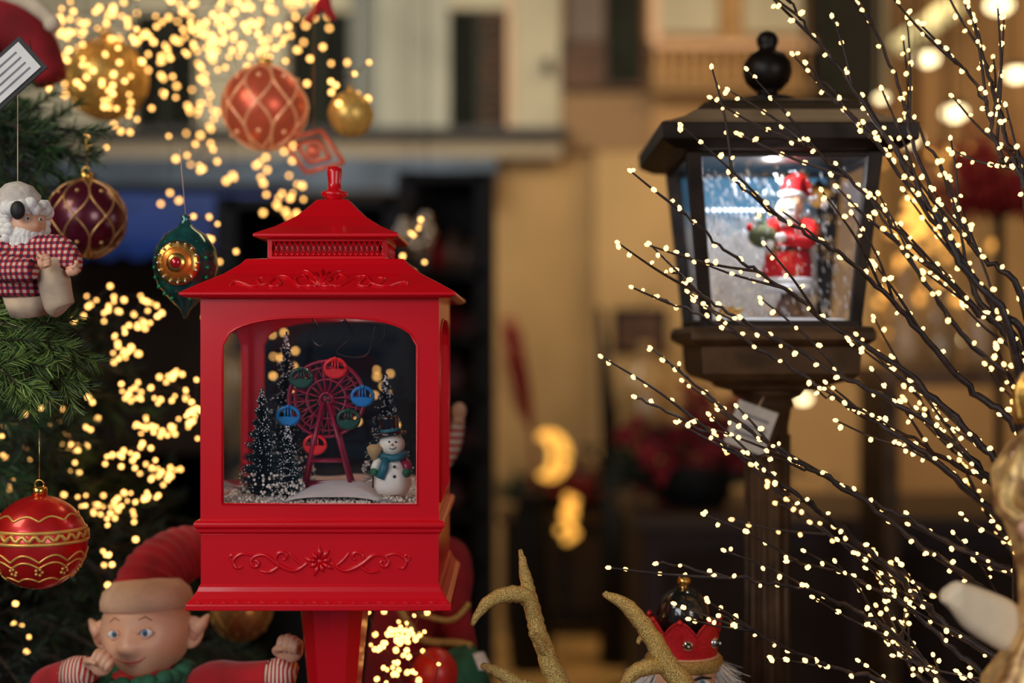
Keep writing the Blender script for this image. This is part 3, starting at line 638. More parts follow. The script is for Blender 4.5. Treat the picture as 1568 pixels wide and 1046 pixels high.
mb=MB(); mb.lathe((VX,VY,.5),[(.05,0),(.075,.02),(.085,.1),(.07,.2),(.045,.26),(.055,.29),(.045,.285)],M('vase_dark',(.06,.04,.03),.3,coat=.4),28); mb.build('vase',LB)
# ================================================================ CHRISTMAS TREE
TX,TY=-.80,.55
T_=E('christmas_tree',(TX,TY,.5)); mb=MB(); mb.tube([(TX,TY,.5),(TX,TY,1.85)],[.035,.01],BARK,10)
def sprig(mb,p0,p1,nl,cnt,mat,side=5,w=.0006,mat2=None):
    ax=p1-p0; L=ax.length; d=ax.normalized(); P=cat([p0,p0+ax*.5+Vector((0,0,.03*L)),p1-Vector((0,0,.04*L))],5)
    mb.tube(P,[.003,.0015],BARK,5)
    def needles(a,b,n):
        dd=(b-a).normalized()
        for k in range(n):
            t=R.random(); o=Vector((R.gauss(0,1),R.gauss(0,1),R.gauss(0,1))); o=(o-dd*o.dot(dd)).normalized()
            mb.blade(a.lerp(b,t),dd*R.uniform(.6,1.1)+o*.75,nl*R.uniform(.7,1.1)*(1-.2*t),w,mat2 if (mat2 and R.random()<.35) else mat)
    needles(p0,p1,cnt); needles(p1-d*L*.1,p1+d*nl*.3,cnt//4)
    for k in range(side):
        t=.15+.8*k/side; a=P[int(t*(len(P)-1))]; sg=1 if k%2 else -1
        o=d.cross(Vector((0,-1,.3))).normalized()*sg; b=a+(d*.7+o*.65+Vector((0,R.uniform(-.3,.3),R.uniform(-.2,.1)))).normalized()*L*(1-t*.6)*.5
        mb.tube([a,b],[.0018,.001],BARK,4); needles(a,b,int(cnt*.6))
for k in range(230):
    z=R.uniform(.62,1.66); rr=.10+.48*(1.8-z)/1.2; a=R.uniform(-2.6,1.9); L=rr*R.uniform(.8,1.1)
    p0=Vector((TX+math.cos(a)*.05,TY+math.sin(a)*.05,z)); p1=Vector((TX+math.cos(a)*L,TY+math.sin(a)*L*.8,z-.10*R.random()-.02))
    if p1.y>.9: continue
    m_=FIRD if R.random()<.8 else FIR
    sprig(mb,p0.lerp(p1,.35),p1,.024,70,m_,5,.0011)
mb.build('branches',T_)
mb=MB()
for (a,b,y) in (((-60,455),(140,550),.07),((-60,505),(125,592),.06),((-50,475),(70,605),.04),((-40,435),(85,505),.09),((-80,520),(40,590),.03),((-60,560),(100,575),.10),((-60,480),(100,530),.05),((-50,540),(60,560),.05)):
    sprig(mb,W(*a,y),W(*b,y),.021,170,FIRL,6,.0006,FIR)
for (a,b,y) in (((-60,190),(150,200),.30),((-60,230),(120,275),.29),((-40,170),(90,230),.28),((-60,215),(140,240),.29),((-60,60),(40,160),.4),((-40,380),(60,460),.3),((-60,650),(60,640),.3),((-60,700),(50,760),.32)):
    sprig(mb,W(*a,y),W(*b,y),.024,120,FIR,6,.0009,FIRD)
mb.tube([(TX,TY,1.2),W(-60,470,.1)],[.01,.004],BARK,6); mb.tube([(TX,TY,1.45),W(-60,190,.26)],[.01,.004],BARK,6)
mb.build('near_branches',T_)
wr=MB(); bl=MB(); wrt=MB(); blt=MB()
clus=[(150,25,50,22,30),(200,90,60,38,34),(110,60,20,35,12),(330,35,42,34,60),(395,75,48,34,60),(440,20,36,20,30),(260,60,26,36,22),(312,160,16,50,28),(300,240,22,22,8),(210,170,40,20,12),(355,272,8,4,4),(430,300,26,18,16),(420,235,20,20,11),(270,305,12,6,3),(530,130,25,25,8),(180,470,34,14,26),(205,500,16,12,12),(190,540,16,9,14),(265,575,10,6,8),(228,603,34,10,22),(292,632,10,18,16),(108,690,9,16,16),(240,658,26,12,22),(200,700,26,10,16),(250,725,20,7,18),(155,775,30,12,26),(215,762,16,7,10),(20,690,15,20,6),(12,740,10,10,4),(170,850,12,36,10),(110,640,40,26,12),(30,960,14,26,6),(612,990,20,34,70),(372,950,24,9,12),(290,940,10,10,3),(645,360,16,16,8),(20,640,20,20,6),(330,360,20,15,6),(70,560,30,16,4),(320,480,10,40,6),(420,560,26,40,16),(580,620,30,50,10),(150,110,40,36,40)]
for (u,v,su,sv,n) in clus:
    y=R.uniform(.42,.62) if u<480 else .5
    if 600<v and u<330: y=R.uniform(.35,.5)
    if u<480 and v<330: y=R.uniform(.6,.85)
    if (u,v)==(612,990): y=.20
    if (u,v)==(150,110): y=.50
    if u in(420,580) and v>500: y=.8
    pts=[W(u+R.gauss(0,su),v+R.gauss(0,sv),y+R.uniform(-.04,.04)) for _ in range(n)]
    cur=pts.pop(0); order=[cur]
    while pts: pts.sort(key=lambda p:(p-cur).length); cur=pts.pop(0); order.append(cur)
    ont=u<330 and v>=330; B_=blt if ont else bl; W_=wrt if ont else wr
    big=1.2 if v<330 else 1.0
    for p in order: B_.dot(p,R.uniform(.0020,.0036)*big,BULBB,Vector((R.gauss(0,1),R.gauss(0,1),R.gauss(0,1))),1.1)
    if len(order)>2: W_.tube(order,.0006,TWIG,4)
    top=max(order,key=lambda p:p.z)
    if v<330: wr.tube([top,(top.x,top.y,2.2)],.0005,TWIG,4)
FL=E('fairy_light_string',W(330,150,.7)); wr.build('wires',FL); bl.build('bulbs',FL); wrt.build('light_wires',T_); blt.build('light_bulbs',T_)
# ================================================================ ORNAMENTS
def ornament(name,u,v,rs,y,base,trim,style,capm=GOLD,top=None):
    mb=MB(); c=W(u,v,y); r=rs*SC(y)
    mb.ball(c,r,base,36,24)
    mb.lathe(c,[(r*.16,r*.97),(r*.17,r*1.14),(r*.14,r*1.17),(.001,r*1.18)],capm,16)
    mb.tube([c+Vector((r*.1*math.cos(a),0,r*1.22+r*.1*math.sin(a))) for a in [i*math.pi/6 for i in range(13)]],r*.02,capm,5)
    mb.tube([c+Vector((0,0,r*1.3)),c+Vector((0,0,top or r*2.4))],.0005,capm,4)
    def sp(lon,lat,k=1.0): return c+Vector((math.cos(lat)*math.cos(lon),math.cos(lat)*math.sin(lon),math.sin(lat)))*r*k
    N=96
    if style=='band':
        for lat in(.06,.30): mb.tube([sp(2*math.pi*i/N,lat,1.0) for i in range(N+1)],r*.04,trim,6)
        mb.tube([sp(2*math.pi*i/N,.18+.06*math.sin(i*1.6),1.01) for i in range(N+1)],r*.045,trim,6)
        for off,amp in((-.32,.16),(-.45,.13),(-.85,.12),(.55,.12)):
            mb.tube([sp(2*math.pi*i/192,off+amp*abs(math.sin(i/192*math.pi*10)),1.0) for i in range(193)],r*.026,trim,5)
        for k in range(10):
            for q in range(5): a=2*math.pi*k/10; mb.ball(sp(a+.08*math.cos(q*1.257),-.55+.08*math.sin(q*1.257)),r*.04,trim,6,5)
    elif style=='net':
        for k in range(8):
            a=2*math.pi*k/8
            for sg in(-1,1): mb.tube([sp(a+sg*.4*math.sin(t*math.pi*2),-1.4+2.8*t,1.0) for t in [i/40 for i in range(41)]],r*.03,trim,5)
        for k in range(8):
            for lat in(-.7,0,.7): mb.ball(sp(2*math.pi*k/8,lat),r*.06,trim,8,6)
    elif style=='ribs':
        for k in range(12): mb.tube([sp(2*math.pi*k/12+.25*math.sin(3*t*3.14),-1.45+2.9*t,1.0) for t in [i/30 for i in range(31)]],r*.02,trim,5)
    return mb.build(name)
RB=M('red_bauble',(.62,.012,.012),.3,.35,coat=.5)
ornament('red_gold_bauble',60,830,72,.05,RB,M('gold_trim',(.85,.48,.12),.4,.5,bump=.5),'band')
ornament('plum_gold_bauble',132,335,60,.26,M('plum_bauble',(.10,.006,.02),.3,.4,coat=.5),M('pale_gold_trim',(.60,.34,.14),.35,.7),'net')
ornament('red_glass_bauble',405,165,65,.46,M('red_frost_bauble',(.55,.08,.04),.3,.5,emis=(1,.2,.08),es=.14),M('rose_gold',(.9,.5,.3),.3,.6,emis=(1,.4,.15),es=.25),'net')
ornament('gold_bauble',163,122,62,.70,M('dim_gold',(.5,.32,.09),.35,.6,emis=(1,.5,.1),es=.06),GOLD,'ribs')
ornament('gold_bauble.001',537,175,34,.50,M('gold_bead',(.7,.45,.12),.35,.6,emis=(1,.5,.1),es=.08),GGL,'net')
ornament('gold_bauble.002',370,935,46,.42,M('gold_net_bauble',(.55,.28,.10),.3,.6),GGL,'net')
ornament('white_bauble',0,350,14,.05,M('pearl',(.75,.68,.6),.2,coat=.5),GOLD,'none')
mb=MB(); c=W(284,408,.12); q=SC(.12); TG=M('teal_glass',(.02,.14,.13),.12,.5,coat=1,var=.3)
mb.lathe(c,[(2*q,-80*q),(8*q,-66*q),(24*q,-50*q),(42*q,-27*q),(50*q,0),(46*q,27*q),(32*q,48*q),(12*q,60*q),(6*q,72*q),(8*q,76*q),(2*q,80*q)],TG,32)
for rr,m_,k in((34,GOLD,.0),(26,M('orange_foil',(.85,.25,.04),.25,.7),.002),(17,GOLD,.004),(10,M('ruby',(.5,.01,.02),.1,.4,coat=1),.006)):
    mb.ball(Vector((c.x-2*q,c.y-.029-k,c.z+3*q)),(rr*q,.006,rr*q),m_,24,10)
for k in range(16): a=2*math.pi*k/16; mb.ball((c.x+30*q*math.cos(a),c.y-.034,c.z+3*q+30*q*math.sin(a)),.0017,M('silver_bead',(.8,.8,.75),.2,1),8,6)
for sx in(-1,1): 
    for k in range(9): a=math.radians(-70+k*18); mb.ball((c.x+sx*40*q*math.cos(a),c.y-.02,c.z-5*q+48*q*math.sin(a)),.0022,M('green_bead',(.02,.35,.15),.2,.5),8,6)
mb.tube([c+Vector((0,0,80*q)),c+Vector((-.006,0,.12))],.0004,CREAM,4); mb.build('teardrop_glass_ornament')
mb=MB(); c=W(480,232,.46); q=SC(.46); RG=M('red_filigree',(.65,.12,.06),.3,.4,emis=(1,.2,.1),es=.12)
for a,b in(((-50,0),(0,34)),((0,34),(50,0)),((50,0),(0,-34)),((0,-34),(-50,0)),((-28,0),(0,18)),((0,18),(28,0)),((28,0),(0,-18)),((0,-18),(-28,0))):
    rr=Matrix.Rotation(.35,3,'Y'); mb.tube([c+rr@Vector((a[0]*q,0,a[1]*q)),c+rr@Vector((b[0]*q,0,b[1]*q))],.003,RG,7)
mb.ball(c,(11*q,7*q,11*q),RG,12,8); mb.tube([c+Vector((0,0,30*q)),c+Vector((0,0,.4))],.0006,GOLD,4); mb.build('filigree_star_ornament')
mb=MB(); p=W(8,118,.02); rot=Matrix.Rotation(math.radians(-42),3,'Y'); mb.box(p,(.036,.001,.020),INK,rot); mb.box(p+rot@Vector((.000,-.0016,.0)),(.032,.0005,.016),KHK,rot)
for k in range(4): mb.box(p+rot@Vector((0,-.0024,.010-k*.0065)),(.024,.0003,.0007),M('ink_grey',(.2,.2,.22),.6),rot)
mb.tube([p+rot@Vector((.034,0,0)),W(45,60,.06)],.0005,INK,4); mb.build('price_tag.001')
mb=MB(); 
mb.tube(cat([W(-50,80,.42),W(0,45,.42),W(50,70,.42),W(78,125,.42)],5),[.05,.045,.03,.020],VELD,14); mb.tube(cat([W(0,-10,.40),W(35,0,.40),W(60,15,.40),W(78,32,.40)],5),[.012,.010,.010,.008],M('fur_warm',(.6,.5,.38),.9,bump=.6),12); mb.ball(W(80,36,.40),.011,M('fur_warm',(.6,.5,.38)),12,8)
mb.tube([W(0,40,.42),W(-10,-100,.42)],.002,VEL,5); mb.build('santa_hat_ornament')
mb=MB(); mb.tube(cat([W(500,-60,.5),W(497,0,.5),W(512,30,.5)],5),[.01,.008,.004],VEL,8); mb.tube(cat([W(497,0,.5),W(480,20,.5),W(470,35,.5)],5),[.008,.006,.003],VEL,8); mb.build('red_ribbon')
def headfn(bumps):
    bs=[(Vector(d).normalized(),a,sg) for d,a,sg in bumps]
    def f(d):
        s_=1.0
        for b,a,sg in bs: s_+=a*math.exp(-((d-b).length/sg)**2)
        return s_
    return f
# elf figurine
EY=.22; EL=E('elf_figurine',W(222,1300,EY)); q=SC(EY); hc=W(224,966,EY); rot=Matrix.Rotation(math.radians(-9),3,'Z')@Matrix.Rotation(math.radians(-5),3,'X')@Matrix.Rotation(math.radians(-4),3,'Y')
hr=(.050,.046,.051)
bumps=[((0,-1,-.20),.18,.18),((.0,-1,-.07),.06,.2),((.42,-1,-.34),.10,.33),((-.42,-1,-.34),.10,.33),((0,-1,-1.2),.12,.30),((.38,-1,.02),-.06,.22),((-.38,-1,.02),-.06,.22),((.36,-1,.30),.035,.25),((-.36,-1,.30),.035,.25),((0,-1,-.72),-.02,.16),((1,-.2,-.8),-.06,.5),((-1,-.2,-.8),-.06,.5),((.15,-1,-.26),.05,.1),((-.15,-1,-.26),.05,.1)]
mb=MB(); hf=headfn(bumps); mb.ball(hc,hr,SKIN,64,48,rot,hf)
def HP(x,z,k=1.0):
    d=Vector((x,-1,z)).normalized(); return hc+rot@(Vector((d.x*hr[0],d.y*hr[1],d.z*hr[2]))*hf(d)*k)
BROW=M('brow_tan',(.42,.2,.10),.7)
EZ=.04
for sg in(-1,1):
    e=HP(sg*.38,EZ,.972); mb.ball(e,(.0088,.0045,.0048),EYEW,16,10,rot); ev=rot@Vector((.0008,-.0035,0)); mb.ball(e+ev,(.0034,.0016,.0036),EYEB,12,8,rot); mb.ball(e+ev*1.35,(.0016,.001,.0017),EYEK,8,6,rot)
    mb.tube([HP(sg*(.38+dx),EZ+dz,1.0)+rot@Vector((0,-.0012,0)) for dx,dz in((-.19,-.02),(-.1,.08),(0,.115),(.1,.08),(.19,-.03))],.0019,SKIN,6)
    mb.tube([HP(sg*(.38+dx),EZ+dz,1.0)+rot@Vector((0,-.0010,0)) for dx,dz in((-.18,-.03),(-.08,-.10),(.05,-.11),(.18,-.03))],.0012,SKIN,6)
    mb.tube([HP(sg*(.38+dx),.32+dz,1.0) for dx,dz in((-.16,.0),(0,.09),(.18,.0))],[.0006,.0012,.0005],BROW,6)
    ec=hc+rot@Vector((sg*.050,.004,-.004))
    mb.ball(ec,(.014,.006,.018),SKIN,16,12,rot@Matrix.Rotation(sg*.35,3,'Y')); mb.tube([ec+rot@Vector((sg*.004,0,.002)),ec+rot@Vector((sg*.013,.002,.010)),ec+rot@Vector((sg*.019,.004,.018))],[.010,.006,.0018],SKIN,10)
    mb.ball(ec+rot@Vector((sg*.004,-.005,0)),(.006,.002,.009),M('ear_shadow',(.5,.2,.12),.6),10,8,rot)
mb.tube([HP(x,z,1.0) for x,z in((-.34,-.52),(-.18,-.61),(0,-.645),(.18,-.61),(.36,-.50))],[.0006,.0013,.0016,.0013,.0006],CHEEK,6)
mb.tube([HP(x,z,.995) for x,z in((-.12,-.70),(0,-.73),(.12,-.70))],.0018,M('lower_lip',(.65,.25,.17),.4),6)
mb.build('head',EL)
mb=MB(); mb.lathe(hc+rot@Vector((0,.004,.022)),[(.045,0),(.0500,.003),(.0500,.012),(.047,.022),(.036,.032),(.01,.036)],M('hat_band_cream',(.82,.50,.32),.8,var=.08,bump=.2),32,rot)
mb.build('hat_band',EL)
mb=MB(); path=cat([W(224,918,EY+.02),W(236,885,EY+.035),W(262,858,EY+.06),W(298,845,EY+.09),W(330,855,EY+.11),W(352,890,EY+.12)],10); rads=[]
for i in range(len(path)): t=i/(len(path)-1); rads.append((.040-.018*t)*(1+.05*math.sin(i*1.9)))
mb.tube(path,rads,VEL,28); mb.ball(path[-1],.016,FUR,14,10); mb.build('ribbed_hat',EL)
mb=MB(); B=W(222,1300,EY); bz=.5
mb.tube(cat([(B.x,EY,bz+.06),(B.x,EY,bz+.20),(B.x,EY,bz+.32),(hc.x+.004,EY,.915),(hc.x+.004,EY,.945)],6),[.075,.085,.078,.062,.028],VEL,20)
sl=W(160,1075,EY); el=W(75,1052,EY-.03); hl=W(120,1030,EY-.06)
mb.tube(cat([sl,(sl+el)/2+Vector((0,0,.006)),el,hl],6),[.028,.026,.022,.017],VEL,14)
sr=W(290,1075,EY); er=W(370,1045,EY-.05); hrp=W(430,1034,EY-.075)
mb.tube(cat([sr,(sr+er)/2+Vector((0,0,.008)),er,hrp],6),[.028,.026,.022,.016],VEL,14)
for sg in(-1,1): mb.tube(cat([(B.x+sg*.04,EY,bz+.07),(B.x+sg*.06,EY-.09,bz+.06),(B.x+sg*.065,EY-.17,bz+.035)],6),[.04,.034,.026],VEL,14)
mb.build('body',EL,remesh=.004,smooth=4)
mb=MB(); STR=stripemat('striped_cuff',(.75,.62,.5),(.5,.02,.02),75,'X'); mb.tube([hl+(el-hl)*.2,hl,hl+(W(138,1024,EY-.07)-hl)*.8],[.0185,.018,.014],STR,16)
mb.tube([hrp+(er-hrp)*.14,hrp,W(440,1016,EY-.08)],[.0185,.018,.013],STR,16)
c0=W(222,1038,EY-.01)
for k in range(30): a=2*math.pi*k/30; mb.ball(c0+Vector((.044*math.cos(a),.042*math.sin(a),.004*math.sin(k*2.2)+.006*math.cos(a))),(.011,.011,.009),GREEN,8,6)
for sg in(-1,1): mb.ball((B.x+sg*.066,EY-.18,bz+.03),(.024,.04,.026),GREEN,16,10)
mb.build('cuffs_collar_shoes',EL)
def fist(mb,c,sz,rot,mat):
    def T(x,y,z): return c+rot@Vector((x*sz,y*sz,z*sz))
    mb.ball(c,(sz*.50,sz*.32,sz*.50),mat,18,12,rot)
    for k,(x,l) in enumerate(((-.36,.86),(-.12,1.0),(.13,.94),(.35,.76))):
        pts=[T(x,.02,.15),T(x,-.10,.52*l),T(x,-.40,.55*l),T(x,-.52,.22),T(x,-.38,.0)]
        mb.tube(cat(pts,4),[.14*sz,.15*sz,.145*sz,.13*sz,.10*sz],mat,10); mb.ball(T(x,-.40,.55*l),sz*.145,mat,8,6)
    mb.tube(cat([T(-.36,.0,-.30),T(-.60,-.26,-.10),T(-.42,-.56,.10),T(-.12,-.66,.16)],4),[.17*sz,.16*sz,.14*sz,.10*sz],mat,10)
mb=MB(); fist(mb,W(155,1018,EY-.075),.024,Matrix.Rotation(.5,3,'Y'),SKIN); fist(mb,W(447,996,EY-.085),.025,Matrix.Rotation(.1,3,'Y')@Matrix.Rotation(-.3,3,'Z'),SKIN)
mb.build('hands',EL,remesh=.0010,smooth=1)
# santa figurine ornament
SY=.03; SN=E('santa_figurine_ornament',W(42,380,SY)); q=SC(SY); mb=MB(); UO=-9
def S(u,v,dy=0): return W(u+UO,v,SY+dy)
hc2=S(44,342); rot2=Matrix.Rotation(math.radians(46),3,'Z'); hr2=(.021,.022,.025)
hf2=headfn([((0,-1,-.1),.26,.22),((.4,-1,-.2),.08,.3),((-.4,-1,-.2),.08,.3),((.36,-1,.15),-.06,.2),((-.36,-1,.15),-.06,.2),((0,-1,-1),.08,.4)])
mb.ball(hc2,hr2,SKIN,40,30,rot2,hf2)
for sg in(-1,1):
    d=Vector((sg*.34,-1,.12)).normalized(); e=hc2+rot2@Vector((d.x*hr2[0],d.y*hr2[1],d.z*hr2[2])); mb.ball(e,.0026,EYEW,10,8); mb.ball(e+rot2@Vector((0,-.0016,0)),.0015,EYEK,8,6)
    mb.ball(e+rot2@Vector((0,0,.006)),(.005,.0025,.002),FUR,8,6,rot2)
mb.build('head',SN); mb=MB()
for k in range(80):
    a=R.uniform(-1.1,1.1); z=R.uniform(-1.1,-.1); p=hc2+rot2@Vector((math.sin(a)*.019,-math.cos(a)*.019,-.008+z*.024)); mb.ball(p,(.0042,.0045,.0085),FUR,8,6,Matrix.Rotation(R.uniform(-.4,.4),3,'Y'))
for k in range(50):
    a=R.uniform(1.1,5.2); mb.ball(hc2+rot2@Vector((math.sin(a)*.021,-math.cos(a)*.021,R.uniform(-.02,.010))),.0055,FUR,8,6)
for k in range(46):
    a=R.uniform(0,6.28); mb.ball(hc2+Vector((.022*math.cos(a),.022*math.sin(a),.014+R.uniform(-.004,.004))),R.uniform(.005,.0075),FUR,8,6)
mb.lathe(hc2+Vector((-.004,0,.014)),[(.021,0),(.023,.008),(.018,.018),(.008,.025),(.001,.026)],M('cap_fleece',(.62,.56,.50),.9,bump=.8,ns=120),20,rot=Matrix.Rotation(-.25,3,'Y')); mb.ball(S(36,322,-.03),(.007,.006,.009),INK,12,8)
mb.build('beard_and_cap',SN)
mb=MB(); PL=plaidmat('plaid_cloth')
mb.tube(cat([S(46,455),S(46,435),S(44,400),S(44,370)],5),[.026,.031,.030,.020],PL,20)
mb.tube(cat([S(66,382,-.01),S(100,382,-.02),S(116,400,-.03),S(115,414,-.035)],5),[.014,.014,.012,.010],PL,12)
mb.tube(cat([S(18,382,-.01),S(8,405,-.025),S(40,415,-.045),S(60,410,-.05)],5),[.014,.014,.012,.010],PL,12)
mb.build('plaid_shirt',SN,remesh=.0022,smooth=3)
mb=MB(); fist(mb,S(119,410,-.038),.012,Matrix.Rotation(2.6,3,'Y'),SKIN); fist(mb,S(76,402,-.055),.012,Matrix.Rotation(1.2,3,'Y'),SKIN); mb.build('hands',SN,remesh=.0007,smooth=1)
mb=MB(); AP=M('apron_linen',(.62,.46,.32),.85,bump=.4)
mb.tube(cat([S(92,395,-.03),S(92,430,-.03),S(100,468,-.028),S(104,476,-.028)],5),[.010,.015,.014,.008],AP,12); mb.tube([S(52,450,-.005),S(56,480,0)],[.024,.02],AP,12)
mb.tube([S(36,305),S(36,120,.03)],.0005,CREAM,4); mb.build('sack_and_apron',SN)
# ================================================================ REINDEER
RY=.03; RX=W(893,1100,RY).x; RE=E('reindeer_figurine',(RX,RY+.1,.5)); mb=MB()
def A(l,rad,y=RY): mb.tube([p+Vector((R.gauss(0,.0004),0,R.gauss(0,.0004))) for p in cat([W(a[0],a[1],y+(a[2] if len(a)>2 else 0)) for a in l],7)],[r*.88 for r in rad],GGL,14)
A([(872,1090),(852,1040),(836,1000),(822,962),(813,920),(804,880),(797,843)],[.014,.0125,.0105,.0098,.0085,.0065,.002])
A([(820,950),(806,914,-.005),(775,911,-.01),(745,925,-.015),(722,958,-.02)],[.008,.0095,.009,.007,.002])
A([(838,1008),(828,985,-.01),(812,968,-.02)],[.008,.006,.003]); A([(850,1060),(800,1052,.01),(765,1030,.01),(738,1020,.02)],[.010,.009,.007,.003])
A([(1060,1100),(1045,1050),(1018,1012),(992,968),(962,930),(925,908)],[.014,.0135,.012,.010,.0085,.003])
A([(1020,1020),(990,1022,-.01),(966,1035,-.015),(952,1055,-.02)],[.009,.009,.0075,.004]); A([(1000,985),(985,975,.0),(976,985,0)],[.006,.004,.002])
mb.build('antlers',RE)
mb=MB(); hz=.90; 
l=W(872,1090,RY); r=W(1060,1100,RY); mx=(l.x+r.x)/2
mb.tube([l,Vector((mx-.012,RY+.01,hz))],[.013,.016],GGL,12); mb.tube([r,Vector((mx+.012,RY+.01,hz))],[.013,.016],GGL,12)
mb.tube(cat([(mx,RY+.04,hz-.01),(mx,RY,hz-.02),(mx,RY-.05,hz-.05),(mx,RY-.08,hz-.062)],6),[.025,.036,.022,.016],GGL,16)
for sg in(-1,1): mb.tube([(mx+sg*.028,RY+.02,hz),(mx+sg*.055,RY+.02,hz+.012),(mx+sg*.075,RY+.03,hz+.005)],[.008,.012,.002],GGL,10)
mb.tube(cat([(mx,RY+.03,hz-.02),(mx,RY+.06,hz-.10),(mx,RY+.10,hz-.17),(mx,RY+.20,hz-.18),(mx,RY+.30,hz-.165)],6),[.026,.032,.052,.046,.04],GGL,18)
for sg in(-1,1):
    mb.tube(cat([(mx+sg*.03,RY+.10,hz-.2),(mx+sg*.034,RY+.09,.62),(mx+sg*.034,RY+.10,.505)],6),[.022,.012,.009],GGL,10)
    mb.tube(cat([(mx+sg*.03,RY+.28,hz-.18),(mx+sg*.034,RY+.25,.68),(mx+sg*.034,RY+.31,.61),(mx+sg*.034,RY+.29,.505)],6),[.026,.018,.011,.009],GGL,10)
mb.build('body',RE,remesh=.004,smooth=3)
# ================================================================ NUTCRACKER
NY=.13; NX=W(1047,960,NY).x; NC=E('nutcracker',(NX,NY,.5)); q=SC(NY); 
def nz(v): return CZ-(v-523)*q
mb=MB(); NS=M('nutcracker_face',(.78,.42,.26),.35,coat=.3)
mb.lathe((NX,NY,0),[(.034,nz(1110)),(.036,nz(1090)),(.0365,nz(1030)),(.036,nz(1000))],NS,28)
mb.lathe((NX,NY,0),[(.0375,nz(1022)),(.040,nz(1018)),(.040,nz(1006)),(.0375,nz(1002))],GGL,32)
n=56; rings=[[],[],[],[]]
for j in range(n):
    a=2*math.pi*j/n; ph=(j%8)/8; hgt=nz(964)+(nz(944)-nz(964))*abs(math.cos(ph*math.pi)); 
    for k,(rr,z) in enumerate(((.034,nz(1002)),(.0372,hgt),(.0355,hgt),(.032,nz(1000)))): rings[k].append((NX+rr*math.cos(a),NY+rr*math.sin(a),z))
mb.loft(rings,M('crown_red',(.62,.008,.015),.4,coat=.2,bump=.3,ns=300),False,cap=False)
mb.tube([(rings[1][j%n][0],rings[1][j%n][1],rings[1][j%n][2]) for j in range(n+1)],.0014,M('red_glitter',(.7,.03,.03),.3,.5,bump=.8,ns=900),5)
for k in range(7):
    j=k*8; p=rings[1][j]; mb.ball(p,.0032,M('red_glitter2',(.7,.03,.03),.3,.4),10,8)
for a in(-90,-35,-145):
    a=math.radians(a); d=Vector((math.cos(a),math.sin(a),0)); p=Vector((NX,NY,nz(978)))+d*.0335
    mb.ball(p,.0062,M('silver_trim',(.75,.75,.78),.2,1),14,10); mb.ball(p+d*.0045,.0036,EYEK,10,8); mb.ball(p+d*.0078,.0014,EYEW,8,6)
mb.ball((NX,NY,nz(942)),(.027,.027,.029),M('black_dome',(.01,.012,.010),.15,coat=1),28,18)
for k in range(4):
    a=math.pi*k/4; mb.tube([(NX+.0272*math.cos(t)*math.cos(a),NY+.0272*math.cos(t)*math.sin(a),nz(942)+.0292*math.sin(t)) for t in [i*math.pi/20 for i in range(21)]],.0011,BLK,5)
mb.lathe((NX,NY,0),[(.010,nz(902)),(.006,nz(903)+.001),(.004,nz(897)),(.0068,nz(893)),(.0072,nz(888)),(.005,nz(883)),(.001,nz(881))],GOLD,16)
for sx in(-1,1):
    e=Vector((NX+sx*.0145,NY-.0335,nz(1036))); mb.ball(e,(.0085,.003,.0055),EYEW,14,8); mb.ball(e+Vector((0,-.002,0)),(.0038,.002,.0042),EYEB,10,8); mb.ball(e+Vector((0,-.0035,0)),(.0018,.001,.002),EYEK,8,6)
    mb.tube([(NX+sx*.024,NY-.031,nz(1028)),(NX+sx*.014,NY-.036,nz(1025)),(NX+sx*.006,NY-.037,nz(1029))],[.001,.0018,.001],INK,6)
mb.tube([(NX,NY-.034,nz(1042)),(NX,NY-.044,nz(1062)),(NX,NY-.036,nz(1068))],[.004,.0065,.004],NS,10)
mb.lathe((NX,NY,0),[(.02,.505),(.05,.52),(.05,.62),(.042,.70),(.038,.80),(.045,.86),(.05,.88),(.036,nz(1108))],M('nut_coat',(.45,.01,.02),.4),20)
mb.lathe((NX,NY,0),[(.055,.5),(.06,.503),(.06,.52),(.05,.524)],GOLD,20)
mb.build('nutcracker_body',NC); mb=MB()
for k in range(5200):
    a=R.uniform(-.60,math.pi+.60); z=nz(R.uniform(1008,1085)); p=Vector((NX+.036*math.cos(a),NY+.036*math.sin(a),z)); mb.blade(p,Vector((math.cos(a)*.8,math.sin(a)*.6,-1.0+R.gauss(0,.3))),R.uniform(.018,.034),.0005,FUR)
mb.build('hair',NC)
# ================================================================ plush elf behind lantern
PY=.42; PE=E('plush_elf',W(645,1250,PY)); mb=MB(); STR2=stripemat('candy_stripe',(.42,.36,.30),(.28,.008,.012),34,'Z')
mb.tube(cat([W(640,760,PY),W(670,720,PY),W(694,685,PY),W(701,652,PY)],6),[.014,.011,.009,.008],STR2,14); mb.ball(W(703,630,PY),(.009,.008,.011),M('elf_glove',(.4,.22,.14),.8),12,8); mb.tube([W(701,652,PY),W(703,632,PY)],[.008,.007],M('elf_glove',(.4,.22,.14)),10)
mb.build('striped_arm',PE); mb=MB()
b=W(632,1200,PY)
mb.tube(cat([(b.x,PY,.52),(b.x,PY,.70),W(636,1000,PY),W(640,900,PY),W(640,830,PY)],6),[.08,.075,.06,.045,.03],VELD,20); mb.tube(cat([W(640,860,PY),W(630,800,PY),W(640,760,PY)],6),[.026,.022,.018],VELD,12)
mb.tube(cat([W(655,880,PY-.01),W(686,850,PY-.02),W(698,880,PY-.03),W(696,930,PY-.05),W(710,1000,PY-.08)],6),[.026,.024,.022,.020,.018],VELD,12); mb.build('body',PE,remesh=.005,smooth=4); mb=MB()
mb.tube(cat([W(600,905,PY-.075),W(640,975,PY-.08),W(700,985,PY-.095),W(722,990,PY-.1)],6),.005,GGL,8); mb.tube(cat([W(640,940,PY-.08),W(690,950,PY-.085),W(718,925,PY-.07)],6),.0035,GGL,8)
